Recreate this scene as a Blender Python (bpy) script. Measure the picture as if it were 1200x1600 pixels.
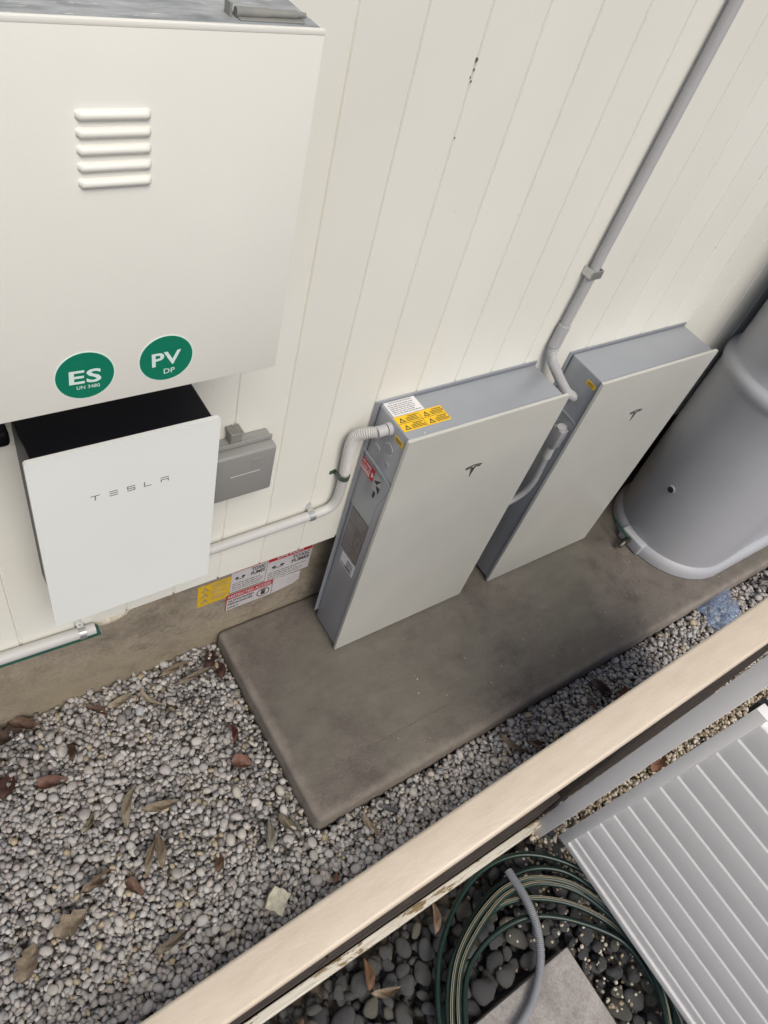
import bpy, bmesh, math, random
import numpy as np
from mathutils import Vector, Matrix

for _o in list(bpy.data.objects):
    bpy.data.objects.remove(_o)
scene = bpy.context.scene
COL = scene.collection
rnd = random.Random(7)
rng = np.random.default_rng(11)

# ------------------------------------------------------------------ camera
cam_d = bpy.data.cameras.new('camera')
cam = bpy.data.objects.new('camera', cam_d)
COL.objects.link(cam)
scene.camera = cam
cam_d.sensor_fit = 'VERTICAL'
cam_d.sensor_height = 36.0
cam_d.sensor_width = 27.0
cam_d.lens = 36.0 * 1139.29 / 1600.0
cam_d.clip_start = 0.02
cam_d.clip_end = 400.0
_r = Vector((0.81840563, -0.52691539, 0.22928671))
_d = Vector((-0.28773779, -0.72114651, -0.6302021))
_f = Vector((0.4974125, 0.44978649, -0.74180383))
M = Matrix((( _r.x, -_d.x, -_f.x, -1.0516167),
            ( _r.y, -_d.y, -_f.y, -1.1116245),
            ( _r.z, -_d.z, -_f.z, 2.3929352),
            (0, 0, 0, 1)))
cam.matrix_world = M

# ------------------------------------------------------------------ sky, sun, exposure
SUN_EL, SUN_AZ = math.radians(52), math.radians(190)    # azimuth measured from +y towards +x
world = bpy.data.worlds.new('World')
scene.world = world
world.use_nodes = True
wn = world.node_tree
for n in list(wn.nodes):
    wn.nodes.remove(n)
sky = wn.nodes.new('ShaderNodeTexSky')
sky.sky_type = 'NISHITA'
sky.sun_disc = False
sky.sun_elevation = SUN_EL
sky.sun_rotation = SUN_AZ
sky.air_density = 0.7
sky.dust_density = 3.2
sky.ozone_density = 0.6
bg = wn.nodes.new('ShaderNodeBackground')
bg.inputs['Strength'].default_value = 0.105
wo = wn.nodes.new('ShaderNodeOutputWorld')
wn.links.new(sky.outputs[0], bg.inputs[0])
wn.links.new(bg.outputs[0], wo.inputs[0])

sun_d = bpy.data.lights.new('sun', 'SUN')
sun_d.energy = 1.5
sun_d.angle = math.radians(32)
sun_d.color = (1.0, 0.965, 0.87)
sun = bpy.data.objects.new('sun', sun_d)
COL.objects.link(sun)
_to = Vector((math.sin(SUN_AZ) * math.cos(SUN_EL), math.cos(SUN_AZ) * math.cos(SUN_EL), math.sin(SUN_EL)))
sun.rotation_euler = (-_to).to_track_quat('-Z', 'Y').to_euler()

scene.render.engine = 'CYCLES'
scene.view_settings.view_transform = 'Standard'
scene.view_settings.look = 'None'
scene.view_settings.gamma = 1.0
scene.view_settings.use_curve_mapping = False
scene.view_settings.exposure = 0.36

# ------------------------------------------------------------------ materials
MATS = {}

def nt_new(name):
    m = bpy.data.materials.new(name)
    m.use_nodes = True
    nt = m.node_tree
    b = nt.nodes['Principled BSDF']
    return m, nt, b

def node(nt, typ, **kw):
    n = nt.nodes.new(typ)
    for k, v in kw.items():
        setattr(n, k, v)
    return n

def noise(nt, scale, detail=4, rough=0.55, dist=0.0, stretch=None, coord='Object'):
    tc = node(nt, 'ShaderNodeTexCoord')
    mp = node(nt, 'ShaderNodeMapping')
    if stretch:
        mp.inputs['Scale'].default_value = stretch
    nt.links.new(tc.outputs[coord], mp.inputs[0])
    n = node(nt, 'ShaderNodeTexNoise')
    n.inputs['Scale'].default_value = scale
    n.inputs['Detail'].default_value = detail
    n.inputs['Roughness'].default_value = rough
    n.inputs['Distortion'].default_value = dist
    nt.links.new(mp.outputs[0], n.inputs['Vector'])
    return n

def ramp(nt, src, stops):
    r = node(nt, 'ShaderNodeValToRGB')
    el = r.color_ramp.elements
    while len(el) > 1:
        el.remove(el[-1])
    el[0].position = stops[0][0]
    el[0].color = tuple(stops[0][1]) + (1,)
    for p, c in stops[1:]:
        e = el.new(p)
        e.color = tuple(c) + (1,)
    nt.links.new(src, r.inputs[0])
    return r

def mixc(nt, fac, a, b, blend='MIX'):
    m = node(nt, 'ShaderNodeMix', data_type='RGBA', blend_type=blend)
    for s, v in ((m.inputs[0], fac), (m.inputs[6], a), (m.inputs[7], b)):
        if hasattr(v, 'links') or isinstance(v, bpy.types.NodeSocket):
            nt.links.new(v, s)
        elif isinstance(v, (int, float)):
            s.default_value = v
        else:
            s.default_value = tuple(v) + (1,)
    return m.outputs[2]

def bump(nt, b, src, strength=0.2, dist=0.002, chain=None):
    n = node(nt, 'ShaderNodeBump')
    n.inputs['Strength'].default_value = strength
    n.inputs['Distance'].default_value = dist
    nt.links.new(src, n.inputs['Height'])
    if chain is not None:
        nt.links.new(chain, n.inputs['Normal'])
    nt.links.new(n.outputs[0], b.inputs['Normal'])
    return n.outputs[0]

def simple(name, col, rough=0.5, metal=0.0, var=0.06, vscale=9.0, bstr=0.0, bscale=300.0, bdist=0.0006, coat=0.0, spec=0.5, rvar=0.0):
    m, nt, b = nt_new(name)
    n = noise(nt, vscale, 5)
    lo = tuple(max(0, c * (1 - var)) for c in col)
    hi = tuple(min(1, c * (1 + var)) for c in col)
    r = ramp(nt, n.outputs['Fac'], [(0.3, lo), (0.7, hi)])
    nt.links.new(r.outputs[0], b.inputs['Base Color'])
    b.inputs['Roughness'].default_value = rough
    b.inputs['Metallic'].default_value = metal
    b.inputs['Coat Weight'].default_value = coat
    b.inputs['Specular IOR Level'].default_value = spec
    if rvar:
        n3 = noise(nt, vscale * 2.3, 6)
        rr = ramp(nt, n3.outputs['Fac'], [(0.3, (rough - rvar,) * 3), (0.7, (rough + rvar,) * 3)])
        nt.links.new(rr.outputs[0], b.inputs['Roughness'])
    if bstr:
        n2 = noise(nt, bscale, 3)
        bump(nt, b, n2.outputs['Fac'], bstr, bdist)
    MATS[name] = m
    return m

def mat_wall():
    m, nt, b = nt_new('cream_painted_board')
    n1 = noise(nt, 1.6, 5, coord='Generated')
    oi = node(nt, 'ShaderNodeObjectInfo')
    geo = node(nt, 'ShaderNodeNewGeometry')
    # world position based weathering
    tcn = node(nt, 'ShaderNodeTexNoise')
    tcn.inputs['Scale'].default_value = 2.2
    tcn.inputs['Detail'].default_value = 6
    nt.links.new(geo.outputs['Position'], tcn.inputs['Vector'])
    r = ramp(nt, tcn.outputs['Fac'], [(0.3, (0.735, 0.725, 0.655)), (0.7, (0.775, 0.768, 0.70))])
    c = mixc(nt, 0.05, r.outputs[0], oi.outputs['Random'], 'MULTIPLY')
    # grime specks and scuffs
    sp = node(nt, 'ShaderNodeTexNoise')
    sp.inputs['Scale'].default_value = 55
    sp.inputs['Detail'].default_value = 8
    nt.links.new(geo.outputs['Position'], sp.inputs['Vector'])
    spr = ramp(nt, sp.outputs['Fac'], [(0.70, (0, 0, 0)), (0.78, (1, 1, 1))])
    c = mixc(nt, spr.outputs[0], c, (0.5, 0.45, 0.38))
    # dirt splashed on the lowest part of the boards
    sep = node(nt, 'ShaderNodeSeparateXYZ')
    nt.links.new(geo.outputs['Position'], sep.inputs[0])
    nt.links.new(c, b.inputs['Base Color'])
    b.inputs['Roughness'].default_value = 0.5
    mp = node(nt, 'ShaderNodeMapping')
    mp.inputs['Scale'].default_value = (160, 60, 14)
    nt.links.new(geo.outputs['Position'], mp.inputs[0])
    g = node(nt, 'ShaderNodeTexNoise')
    g.inputs['Scale'].default_value = 1.0
    g.inputs['Detail'].default_value = 5
    nt.links.new(mp.outputs[0], g.inputs['Vector'])
    ch = bump(nt, b, g.outputs['Fac'], 0.22, 0.0012)
    g2 = node(nt, 'ShaderNodeTexNoise')
    g2.inputs['Scale'].default_value = 420
    g2.inputs['Detail'].default_value = 2
    nt.links.new(geo.outputs['Position'], g2.inputs['Vector'])
    bump(nt, b, g2.outputs['Fac'], 0.1, 0.0006, ch)
    MATS['board'] = m

def mat_concrete(name, base, stain, dark, scale=3.0, pit=0.35, stretch=None, extra=None, edges=None):
    m, nt, b = nt_new(name)
    geo = node(nt, 'ShaderNodeNewGeometry')
    mp = node(nt, 'ShaderNodeMapping')
    if stretch:
        mp.inputs['Scale'].default_value = stretch
    nt.links.new(geo.outputs['Position'], mp.inputs[0])
    def nz(s, d, rg=0.6, v=mp.outputs[0], dist=0.0):
        n = node(nt, 'ShaderNodeTexNoise')
        n.inputs['Scale'].default_value = s
        n.inputs['Detail'].default_value = d
        n.inputs['Roughness'].default_value = rg
        n.inputs['Distortion'].default_value = dist
        nt.links.new(v, n.inputs['Vector'])
        return n.outputs['Fac']
    r1 = ramp(nt, nz(scale, 8, 0.62, dist=0.4), [(0.28, stain), (0.5, base), (0.72, tuple(min(1, c * 1.25) for c in base))])
    r2 = ramp(nt, nz(scale * 2.7, 10, 0.7), [(0.50, (0, 0, 0)), (0.74, (1, 1, 1))])
    c = mixc(nt, r2.outputs[0], r1.outputs[0], dark)
    fine = ramp(nt, nz(140, 6, 0.7, geo.outputs['Position']), [(0.3, (0.72, 0.72, 0.72)), (0.7, (1.2, 1.2, 1.2))])
    c = mixc(nt, 1.0, c, fine.outputs[0], 'MULTIPLY')
    if extra:
        r3 = ramp(nt, nz(1.3, 6), [(0.45, (0, 0, 0)), (0.68, (1, 1, 1))])
        c = mixc(nt, r3.outputs[0], c, extra)
    if edges:
        sx_ = node(nt, 'ShaderNodeSeparateXYZ'); nt.links.new(geo.outputs['Position'], sx_.inputs[0])
        def dist(sock, at):
            a = node(nt, 'ShaderNodeMath', operation='SUBTRACT'); nt.links.new(sock, a.inputs[0]); a.inputs[1].default_value = at
            return a.outputs[0]
        mn = node(nt, 'ShaderNodeMath', operation='MINIMUM')
        nt.links.new(dist(sx_.outputs[0], edges[0]), mn.inputs[0]); nt.links.new(dist(sx_.outputs[1], edges[1]), mn.inputs[1])
        wob = node(nt, 'ShaderNodeMath', operation='MULTIPLY_ADD'); nt.links.new(nz(14, 8, 0.7), wob.inputs[0]); wob.inputs[1].default_value = 0.10; nt.links.new(mn.outputs[0], wob.inputs[2])
        er = ramp(nt, wob.outputs[0], [(0.045, (1, 1, 1)), (0.085, (0, 0, 0))])
        c = mixc(nt, er.outputs[0], c, tuple(min(1, q * 1.5) for q in base))
        # dark pores and trowel streaks
        st = node(nt, 'ShaderNodeMapping'); st.inputs['Scale'].default_value = (4, 9, 4); st.inputs['Rotation'].default_value = (0, 0, 0.35); nt.links.new(geo.outputs['Position'], st.inputs[0])
        tr = ramp(nt, nz(1.6, 9, 0.75, st.outputs[0]), [(0.35, (0.86, 0.86, 0.86)), (0.68, (1.12, 1.12, 1.12))])
        c = mixc(nt, 1.0, c, tr.outputs[0], 'MULTIPLY')
        po = ramp(nt, nz(33, 10, 0.85), [(0.62, (0, 0, 0)), (0.70, (1, 1, 1))])
        c = mixc(nt, po.outputs[0], c, tuple(q * 0.45 for q in base))
    sp = ramp(nt, nz(60, 8, 0.8, geo.outputs['Position']), [(0.69, (0, 0, 0)), (0.76, (1, 1, 1))])
    c = mixc(nt, sp.outputs[0], c, tuple(min(1, q * 1.9) for q in base))
    nt.links.new(c, b.inputs['Base Color'])
    b.inputs['Roughness'].default_value = 0.85
    ch = bump(nt, b, nz(18, 10, 0.7), pit, 0.004)
    bump(nt, b, nz(260, 5, 0.7, geo.outputs['Position']), 0.5, 0.0015, ch)
    MATS[name] = m

def mat_attr(name, rough=0.7, bscale=140, bstr=0.3, bdist=0.001, mott=0.25, spec=0.4, mscale=90):
    m, nt, b = nt_new(name)
    a = node(nt, 'ShaderNodeAttribute', attribute_name='tint')
    n = noise(nt, mscale, 5)
    r = ramp(nt, n.outputs['Fac'], [(0.3, (1 - mott,) * 3), (0.72, (1 + mott * 0.7,) * 3)])
    c = mixc(nt, 1.0, a.outputs['Color'], r.outputs[0], 'MULTIPLY')
    nt.links.new(c, b.inputs['Base Color'])
    b.inputs['Roughness'].default_value = rough
    b.inputs['Specular IOR Level'].default_value = spec
    n2 = noise(nt, bscale, 5)
    bump(nt, b, n2.outputs['Fac'], bstr, bdist)
    MATS[name] = m

def mat_objtint(name, lo, hi, rough=0.75, bscale=60, bstr=0.4, bdist=0.003, mott=0.3):
    """colour that differs from object to object"""
    m, nt, b = nt_new(name)
    oi = node(nt, 'ShaderNodeObjectInfo')
    r0 = ramp(nt, oi.outputs['Random'], list(zip([i / (len(lo) - 1) for i in range(len(lo))], lo)))
    n = noise(nt, 30, 6)
    r = ramp(nt, n.outputs['Fac'], [(0.3, (1 - mott,) * 3), (0.72, (1 + mott,) * 3)])
    c = mixc(nt, 1.0, r0.outputs[0], r.outputs[0], 'MULTIPLY')
    sp = noise(nt, 160, 4)
    spr = ramp(nt, sp.outputs['Fac'], [(0.66, (0, 0, 0)), (0.74, (1, 1, 1))])
    c = mixc(nt, spr.outputs[0], c, hi)
    nt.links.new(c, b.inputs['Base Color'])
    b.inputs['Roughness'].default_value = rough
    n2 = noise(nt, bscale, 8, 0.65)
    bump(nt, b, n2.outputs['Fac'], bstr, bdist)
    MATS[name] = m

def mat_galv():
    m, nt, b = nt_new('galvanised')
    n = noise(nt, 22, 6, stretch=(1, 3, 1))
    r = ramp(nt, n.outputs['Fac'], [(0.3, (0.20, 0.22, 0.23)), (0.7, (0.42, 0.44, 0.45))])
    n2 = noise(nt, 35, 9, 0.75, stretch=(0.6, 4, 1))
    e = ramp(nt, n2.outputs['Fac'], [(0.60, (0, 0, 0)), (0.64, (1, 1, 1))])
    c = mixc(nt, e.outputs[0], r.outputs[0], (0.75, 0.74, 0.70))
    nt.links.new(c, b.inputs['Base Color'])
    b.inputs['Metallic'].default_value = 0.25
    b.inputs['Roughness'].default_value = 0.6
    bump(nt, b, n2.outputs['Fac'], 0.3, 0.001)
    MATS['galvanised'] = m

def mat_peel():
    m, nt, b = nt_new('peeling_paint')
    n = noise(nt, 14, 9, 0.7, stretch=(0.5, 2.5, 2))
    e = ramp(nt, n.outputs['Fac'], [(0.53, (0, 0, 0)), (0.56, (1, 1, 1))])
    n2 = noise(nt, 60, 6, stretch=(0.2, 3, 3))
    w = ramp(nt, n2.outputs['Fac'], [(0.3, (0.13, 0.085, 0.035)), (0.7, (0.32, 0.24, 0.12))])
    p = ramp(nt, n2.outputs['Fac'], [(0.3, (0.55, 0.50, 0.40)), (0.7, (0.74, 0.71, 0.62))])
    c = mixc(nt, e.outputs[0], p.outputs[0], w.outputs[0])
    nt.links.new(c, b.inputs['Base Color'])
    b.inputs['Roughness'].default_value = 0.8
    bump(nt, b, e.outputs[0], -0.5, 0.002)
    MATS['peeling'] = m

def mat_rail():
    m, nt, b = nt_new('rail_paint')
    n = noise(nt, 7, 8, 0.65, stretch=(0.35, 9, 9))
    r = ramp(nt, n.outputs['Fac'], [(0.25, (0.56, 0.475, 0.36)), (0.75, (0.66, 0.57, 0.455))])
    n3 = noise(nt, 90, 7, 0.7)
    sp = ramp(nt, n3.outputs['Fac'], [(0.69, (0, 0, 0)), (0.75, (1, 1, 1))])
    c = mixc(nt, sp.outputs[0], r.outputs[0], (0.42, 0.33, 0.25))
    nt.links.new(c, b.inputs['Base Color'])
    b.inputs['Roughness'].default_value = 0.38
    n2 = noise(nt, 10, 5, stretch=(0.6, 25, 25))
    bump(nt, b, n2.outputs['Fac'], 0.3, 0.0015)
    MATS['rail'] = m

def mat_film():
    m, nt, b = nt_new('blue_film')
    b.inputs['Base Color'].default_value = (0.42, 0.56, 0.80, 1)
    b.inputs['Roughness'].default_value = 0.12
    b.inputs['Transmission Weight'].default_value = 0.55
    b.inputs['IOR'].default_value = 1.2
    b.inputs['Alpha'].default_value = 0.38
    n = noise(nt, 60, 4)
    bump(nt, b, n.outputs['Fac'], 0.5, 0.004)
    MATS['film'] = m

def mat_leaf():
    m, nt, b = nt_new('dry_leaf')
    a = node(nt, 'ShaderNodeAttribute', attribute_name='tint')
    n = noise(nt, 70, 6)
    r = ramp(nt, n.outputs['Fac'], [(0.3, (0.6,) * 3), (0.7, (1.25,) * 3)])
    c = mixc(nt, 1.0, a.outputs['Color'], r.outputs[0], 'MULTIPLY')
    nt.links.new(c, b.inputs['Base Color'])
    b.inputs['Roughness'].default_value = 0.65
    n2 = noise(nt, 110, 5)
    bump(nt, b, n2.outputs['Fac'], 0.5, 0.002)
    MATS['leaf'] = m

mat_wall()
mat_concrete('slab_concrete', (0.150, 0.131, 0.112), (0.098, 0.082, 0.072), (0.075, 0.060, 0.057), 3.2, 0.3, extra=(0.142, 0.134, 0.108), edges=(-0.3516, -0.6747))
mat_concrete('footing_concrete', (0.29, 0.25, 0.19), (0.19, 0.16, 0.12), (0.14, 0.118, 0.09), 5.5, 0.8, (1.0, 1.0, 1.35), extra=(0.30, 0.25, 0.165))
mat_concrete('mortar', (0.55, 0.5, 0.4), (0.42, 0.37, 0.28), (0.35, 0.3, 0.22), 9.0, 0.8)
mat_concrete('paver_concrete', (0.36, 0.335, 0.32), (0.27, 0.25, 0.235), (0.25, 0.225, 0.21), 8.0, 0.3)
mat_concrete('soil', (0.085, 0.068, 0.052), (0.05, 0.04, 0.03), (0.03, 0.024, 0.02), 9.0, 1.0)
mat_attr('pebble', 0.7, 160, 0.3, 0.001, 0.26)
mat_attr('chip_stone', 0.85, 200, 0.4, 0.001, 0.3)
mat_objtint('river_stone', [(0.055, 0.056, 0.058), (0.085, 0.085, 0.087), (0.065, 0.067, 0.07), (0.105, 0.103, 0.098), (0.075, 0.075, 0.077), (0.135, 0.13, 0.10), (0.085, 0.085, 0.088)], (0.21, 0.21, 0.205), 0.8, 90, 0.9, 0.004, 0.45)
mat_objtint('pebble_single', [(0.37, 0.35, 0.33), (0.45, 0.43, 0.41), (0.33, 0.315, 0.30), (0.42, 0.39, 0.345), (0.49, 0.47, 0.445), (0.38, 0.35, 0.335)], (0.42, 0.40, 0.38), 0.62, 160, 0.25, 0.001, 0.18)
mat_galv(); mat_peel(); mat_rail(); mat_film(); mat_leaf()
simple('cabinet_white', (0.77, 0.765, 0.70), 0.42, 0, 0.03, 3, 0.28, 260, 0.0008)
simple('wall_backing', (0.42, 0.39, 0.33), 0.7)
simple('chip_dark', (0.12, 0.10, 0.08), 0.9, 0, 0.3, 60)
simple('gateway_glass', (0.77, 0.79, 0.76), 0.18, 0, 0.015, 3)
simple('gateway_black', (0.006, 0.006, 0.008), 0.35, spec=0.15)
simple('unit_glass', (0.50, 0.50, 0.46), 0.28, 0, 0.035, 5)
simple('unit_metal', (0.34, 0.36, 0.39), 0.36, 0.35, 0.04, 6, 0.08, 500, 0.0003)
simple('emblem_grey', (0.10, 0.10, 0.095), 0.35, 0.4)
simple('letter_grey', (0.22, 0.225, 0.215), 0.4, 0.3)
simple('green_sticker', (0.0, 0.17, 0.095), 0.35, 0, 0.03)
simple('pale_rim', (0.66, 0.80, 0.74), 0.4)
simple('print_pale', (0.62, 0.74, 0.70), 0.45)
simple('conduit_grey', (0.40, 0.40, 0.405), 0.45, 0, 0.05, 8)
simple('conduit_pale', (0.47, 0.465, 0.45), 0.5, 0, 0.06, 8)
simple('conduit_dark', (0.28, 0.28, 0.29), 0.5, 0, 0.06, 8)
simple('green_strip', (0.015, 0.085, 0.06), 0.5, 0, 0.2, 12)
simple('zinc', (0.55, 0.56, 0.55), 0.32, 0.8, 0.15, 30)
simple('green_zinc', (0.09, 0.12, 0.10), 0.4, 0.5, 0.2, 30)
simple('box_grey', (0.25, 0.25, 0.24), 0.5, 0, 0.04, 8, 0.1, 300)
simple('latch_grey', (0.22, 0.22, 0.2), 0.6, 0, 0.1, 40)
simple('tank_grey', (0.40, 0.41, 0.435), 0.42, 0, 0.05, 2.2, 0.15, 180, 0.0006, rvar=0.06)
simple('black_plastic', (0.012, 0.012, 0.012), 0.45)
simple('brass_dark', (0.10, 0.09, 0.075), 0.4, 0.7, 0.3, 60)
simple('handle_green', (0.012, 0.05, 0.035), 0.4)
simple('label_white', (0.70, 0.70, 0.70), 0.45, 0, 0.03)
simple('label_yellow', (0.80, 0.50, 0.012), 0.45, 0, 0.03)
simple('sign_yellow', (0.62, 0.40, 0.015), 0.5, 0, 0.12, 20)
simple('sign_white', (0.52, 0.50, 0.51), 0.5, 0, 0.08, 20)
simple('sign_red', (0.42, 0.02, 0.03), 0.5, 0, 0.1, 20)
simple('label_red', (0.55, 0.02, 0.03), 0.45, 0, 0.05)
simple('ink', (0.03, 0.028, 0.03), 0.6)
simple('ink_soft', (0.22, 0.21, 0.22), 0.6)
simple('name_brown', (0.13, 0.118, 0.108), 0.35, 0, 0.25, 35)
simple('fence_dark', (0.035, 0.025, 0.02), 0.75, 0, 0.35, 14, 0.4, 60, 0.002)
simple('alu_white', (0.78, 0.77, 0.75), 0.42, 0, 0.03, 5, 0.06, 400, 0.0003)
simple('alu_bright', (0.76, 0.76, 0.74), 0.35, 0, 0.02, 5)
simple('hose_green', (0.005, 0.020, 0.015), 0.35, 0, 0.2, 20)
simple('hose_cream', (0.33, 0.30, 0.21), 0.45, 0, 0.1, 20)
simple('hose_grey', (0.24, 0.25, 0.27), 0.5, 0, 0.08, 20)
simple('square_stone', (0.52, 0.49, 0.38), 0.85, 0, 0.25, 60, 0.6, 120, 0.002)

# ------------------------------------------------------------------ object helpers
def link(name, mesh, mat=None, parent=None):
    o = bpy.data.objects.new(name, mesh)
    COL.objects.link(o)
    if mat:
        mesh.materials.append(MATS[mat])
    if parent:
        o.parent = parent
    return o

def tag(o, label=None, cat=None, group=None, kind=None):
    if label: o['label'] = label
    if cat: o['category'] = cat
    if group: o['group'] = group
    if kind: o['kind'] = kind
    return o

def thing(name, label, cat, loc, group=None):
    o = bpy.data.objects.new(name, None)
    o.empty_display_size = 0.05
    COL.objects.link(o)
    o.location = loc
    o['wloc'] = list(loc)
    return tag(o, label, cat, group)

def root_loc(p):
    q = p
    v = Vector((0, 0, 0))
    while q is not None:
        v += q.location
        q = q.parent
    return v

class MB:
    """collects shapes in world coordinates; build() links them as one mesh object"""
    def __init__(self):
        self.v, self.f = [], []

    def add(self, vs, fs):
        k = len(self.v)
        self.v += [tuple(p) for p in vs]
        self.f += [tuple(i + k for i in f) for f in fs]
        return self

    def box(self, a, b, bev=0.0, seg=2, mat4=None):
        bm = bmesh.new()
        bmesh.ops.create_cube(bm, size=1)
        for v in bm.verts:
            v.co = Vector([(a[i] + b[i]) / 2 + v.co[i] * (b[i] - a[i]) for i in range(3)])
        if bev:
            bmesh.ops.bevel(bm, geom=bm.edges[:], offset=bev, segments=seg, profile=0.5, affect='EDGES')
        if mat4 is not None:
            bm.transform(mat4)
        return self.bm(bm)

    def bm(self, bm):
        bm.verts.index_update()
        self.add([v.co[:] for v in bm.verts], [[v.index for v in f.verts] for f in bm.faces])
        bm.free()
        return self

    def tube(self, path, r, seg=12, caps=True):
        pts = [Vector(p) for p in path]
        n = len(pts)
        rr = r if hasattr(r, '__len__') else [r] * n
        t0 = (pts[1] - pts[0]).normalized()
        up = Vector((0, 0, 1)) if abs(t0.z) < 0.9 else Vector((1, 0, 0))
        u = t0.cross(up).normalized()
        vs = []
        for i in range(n):
            t = (pts[min(i + 1, n - 1)] - pts[max(i - 1, 0)]).normalized()
            u = (u - t * u.dot(t)).normalized()
            w = t.cross(u)
            for j in range(seg):
                a = 2 * math.pi * j / seg
                vs.append(pts[i] + (u * math.cos(a) + w * math.sin(a)) * rr[i])
        fs = []
        for i in range(n - 1):
            for j in range(seg):
                fs.append((i * seg + j, i * seg + (j + 1) % seg, (i + 1) * seg + (j + 1) % seg, (i + 1) * seg + j))
        if caps:
            fs.append(tuple(reversed(range(seg))))
            fs.append(tuple((n - 1) * seg + j for j in range(seg)))
        return self.add(vs, fs)

    def prism(self, poly, fr, lo, hi):
        """poly (2d, ccw) on frame fr = (origin, u, v, n), from offset lo to hi along n"""
        o, u, v, n = fr
        k = len(poly)
        vs = [o + u * p[0] + v * p[1] + n * lo for p in poly] + [o + u * p[0] + v * p[1] + n * hi for p in poly]
        fs = [tuple(reversed(range(k))), tuple(range(k, 2 * k))] + [(i, (i + 1) % k, k + (i + 1) % k, k + i) for i in range(k)]
        return self.add(vs, fs)

    def build(self, name, mat, parent=None, smooth=False, label=None):
        off = root_loc(parent) if parent is not None else Vector((0, 0, 0))
        me = bpy.data.meshes.new(name)
        me.from_pydata([(p[0] - off.x, p[1] - off.y, p[2] - off.z) for p in self.v], [], self.f)
        me.update()
        if smooth:
            me.shade_smooth() if hasattr(me, 'shade_smooth') else None
            if smooth != 'all':
                me.set_sharp_from_angle(angle=math.radians(35))
        o = link(name, me, mat, parent)
        if label: o['label'] = label
        return o

V = Vector
def fr_front(x, y, z): return (V((x, y, z)), V((1, 0, 0)), V((0, 0, 1)), V((0, -1, 0)))
def fr_left(x, y, z): return (V((x, y, z)), V((0, -1, 0)), V((0, 0, 1)), V((-1, 0, 0)))
def fr_top(x, y, z): return (V((x, y, z)), V((1, 0, 0)), V((0, 1, 0)), V((0, 0, 1)))

def rrect(w, h, r, seg=5, x0=0.0, y0=0.0):
    out = []
    for cx, cy, a0 in ((w - r, r, -90), (w - r, h - r, 0), (r, h - r, 90), (r, r, 180)):
        for i in range(seg + 1):
            a = math.radians(a0 + 90 * i / seg)
            out.append((x0 + cx + r * math.cos(a), y0 + cy + r * math.sin(a)))
    return out

def rect(x0, y0, x1, y1): return [(x0, y0), (x1, y0), (x1, y1), (x0, y1)]
def disc(cx, cy, rx, ry=None, n=48):
    ry = ry or rx
    return [(cx + rx * math.cos(2 * math.pi * i / n), cy + ry * math.sin(2 * math.pi * i / n)) for i in range(n)]

def text(mb, s, fr, x, y, h, bold=0.0, width=None, align='CENTER', off=0.0006, spacing=1.0):
    cu = bpy.data.curves.new('t', 'FONT')
    cu.body = s
    cu.size = 1.0
    cu.offset = bold
    cu.space_character = spacing
    cu.fill_mode = 'FRONT'
    cu.resolution_u = 3
    ob = bpy.data.objects.new('t', cu)
    COL.objects.link(ob)
    bpy.context.view_layer.update()
    me = bpy.data.meshes.new_from_object(ob.evaluated_get(bpy.context.evaluated_depsgraph_get()))
    co = [v.co.copy() for v in me.vertices]
    fs = [tuple(p.vertices) for p in me.polygons]
    bpy.data.objects.remove(ob); bpy.data.curves.remove(cu); bpy.data.meshes.remove(me)
    if not co: return mb
    x0 = min(c.x for c in co); x1 = max(c.x for c in co); y0 = min(c.y for c in co); y1 = max(c.y for c in co)
    sy = h / (y1 - y0)
    sx = sy if width is None else width / (x1 - x0)
    ox = {'CENTER': -(x0 + x1) / 2, 'LEFT': -x0, 'RIGHT': -x1}[align]
    o, u, v, n = fr
    return mb.add([o + u * (x + (c.x + ox) * sx) + v * (y + (c.y - y0) * sy) + n * off for c in co], fs)

def text_lines(mb, fr, x0, x1, y_top, y_bot, n, off=0.0006, th=0.45, seed=1):
    """rows of small unreadable print: broken dashes of word length"""
    r = random.Random(seed)
    step = (y_top - y_bot) / n
    for i in range(n):
        y = y_top - (i + 0.7) * step
        x = x0
        end = x1 - r.random() * (x1 - x0) * 0.25
        while x < end:
            w = min((0.04 + 0.12 * r.random()) * (x1 - x0), end - x)
            if w > 0.0006:
                mb.prism(rect(x, y, x + w, y + step * th), fr, off * 0.5, off)
            x += w + 0.025 * (x1 - x0)
    return mb

def warn_triangle(mb, fr, cx, cy, s, off=0.0006):
    o = [(cx - s / 2, cy), (cx + s / 2, cy), (cx, cy + s * 0.87)]
    t = 0.10 * s
    for i in range(3):
        a, b = V(o[i]).to_3d(), V(o[(i + 1) % 3]).to_3d()
        d = (b - a).normalized(); nn = V((-d.y, d.x, 0)) * t
        q = [a, b, b + nn - d * t * 0.9, a + nn + d * t * 0.9]
        mb.prism([(p.x, p.y) for p in q], fr, off * 0.5, off)
    mb.prism([(cx - s * .03, cy + s * .16), (cx + s * .08, cy + s * .40), (cx + s * .01, cy + s * .40), (cx + s * .05, cy + s * .62), (cx - s * .08, cy + s * .34), (cx, cy + s * .34)], fr, off * 0.5, off)

def smooth_path(pts, n=12):
    """Catmull-Rom through pts"""
    P = [V(p) for p in pts]
    P = [P[0] * 2 - P[1]] + P + [P[-1] * 2 - P[-2]]
    out = []
    for i in range(1, len(P) - 2):
        a, b, c, d = P[i - 1:i + 3]
        for k in range(n):
            t = k / n
            out.append(0.5 * ((2 * b) + (c - a) * t + (2 * a - 5 * b + 4 * c - d) * t * t + (3 * b - a - 3 * c + d) * t ** 3))
    out.append(P[-2])
    return out

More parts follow.
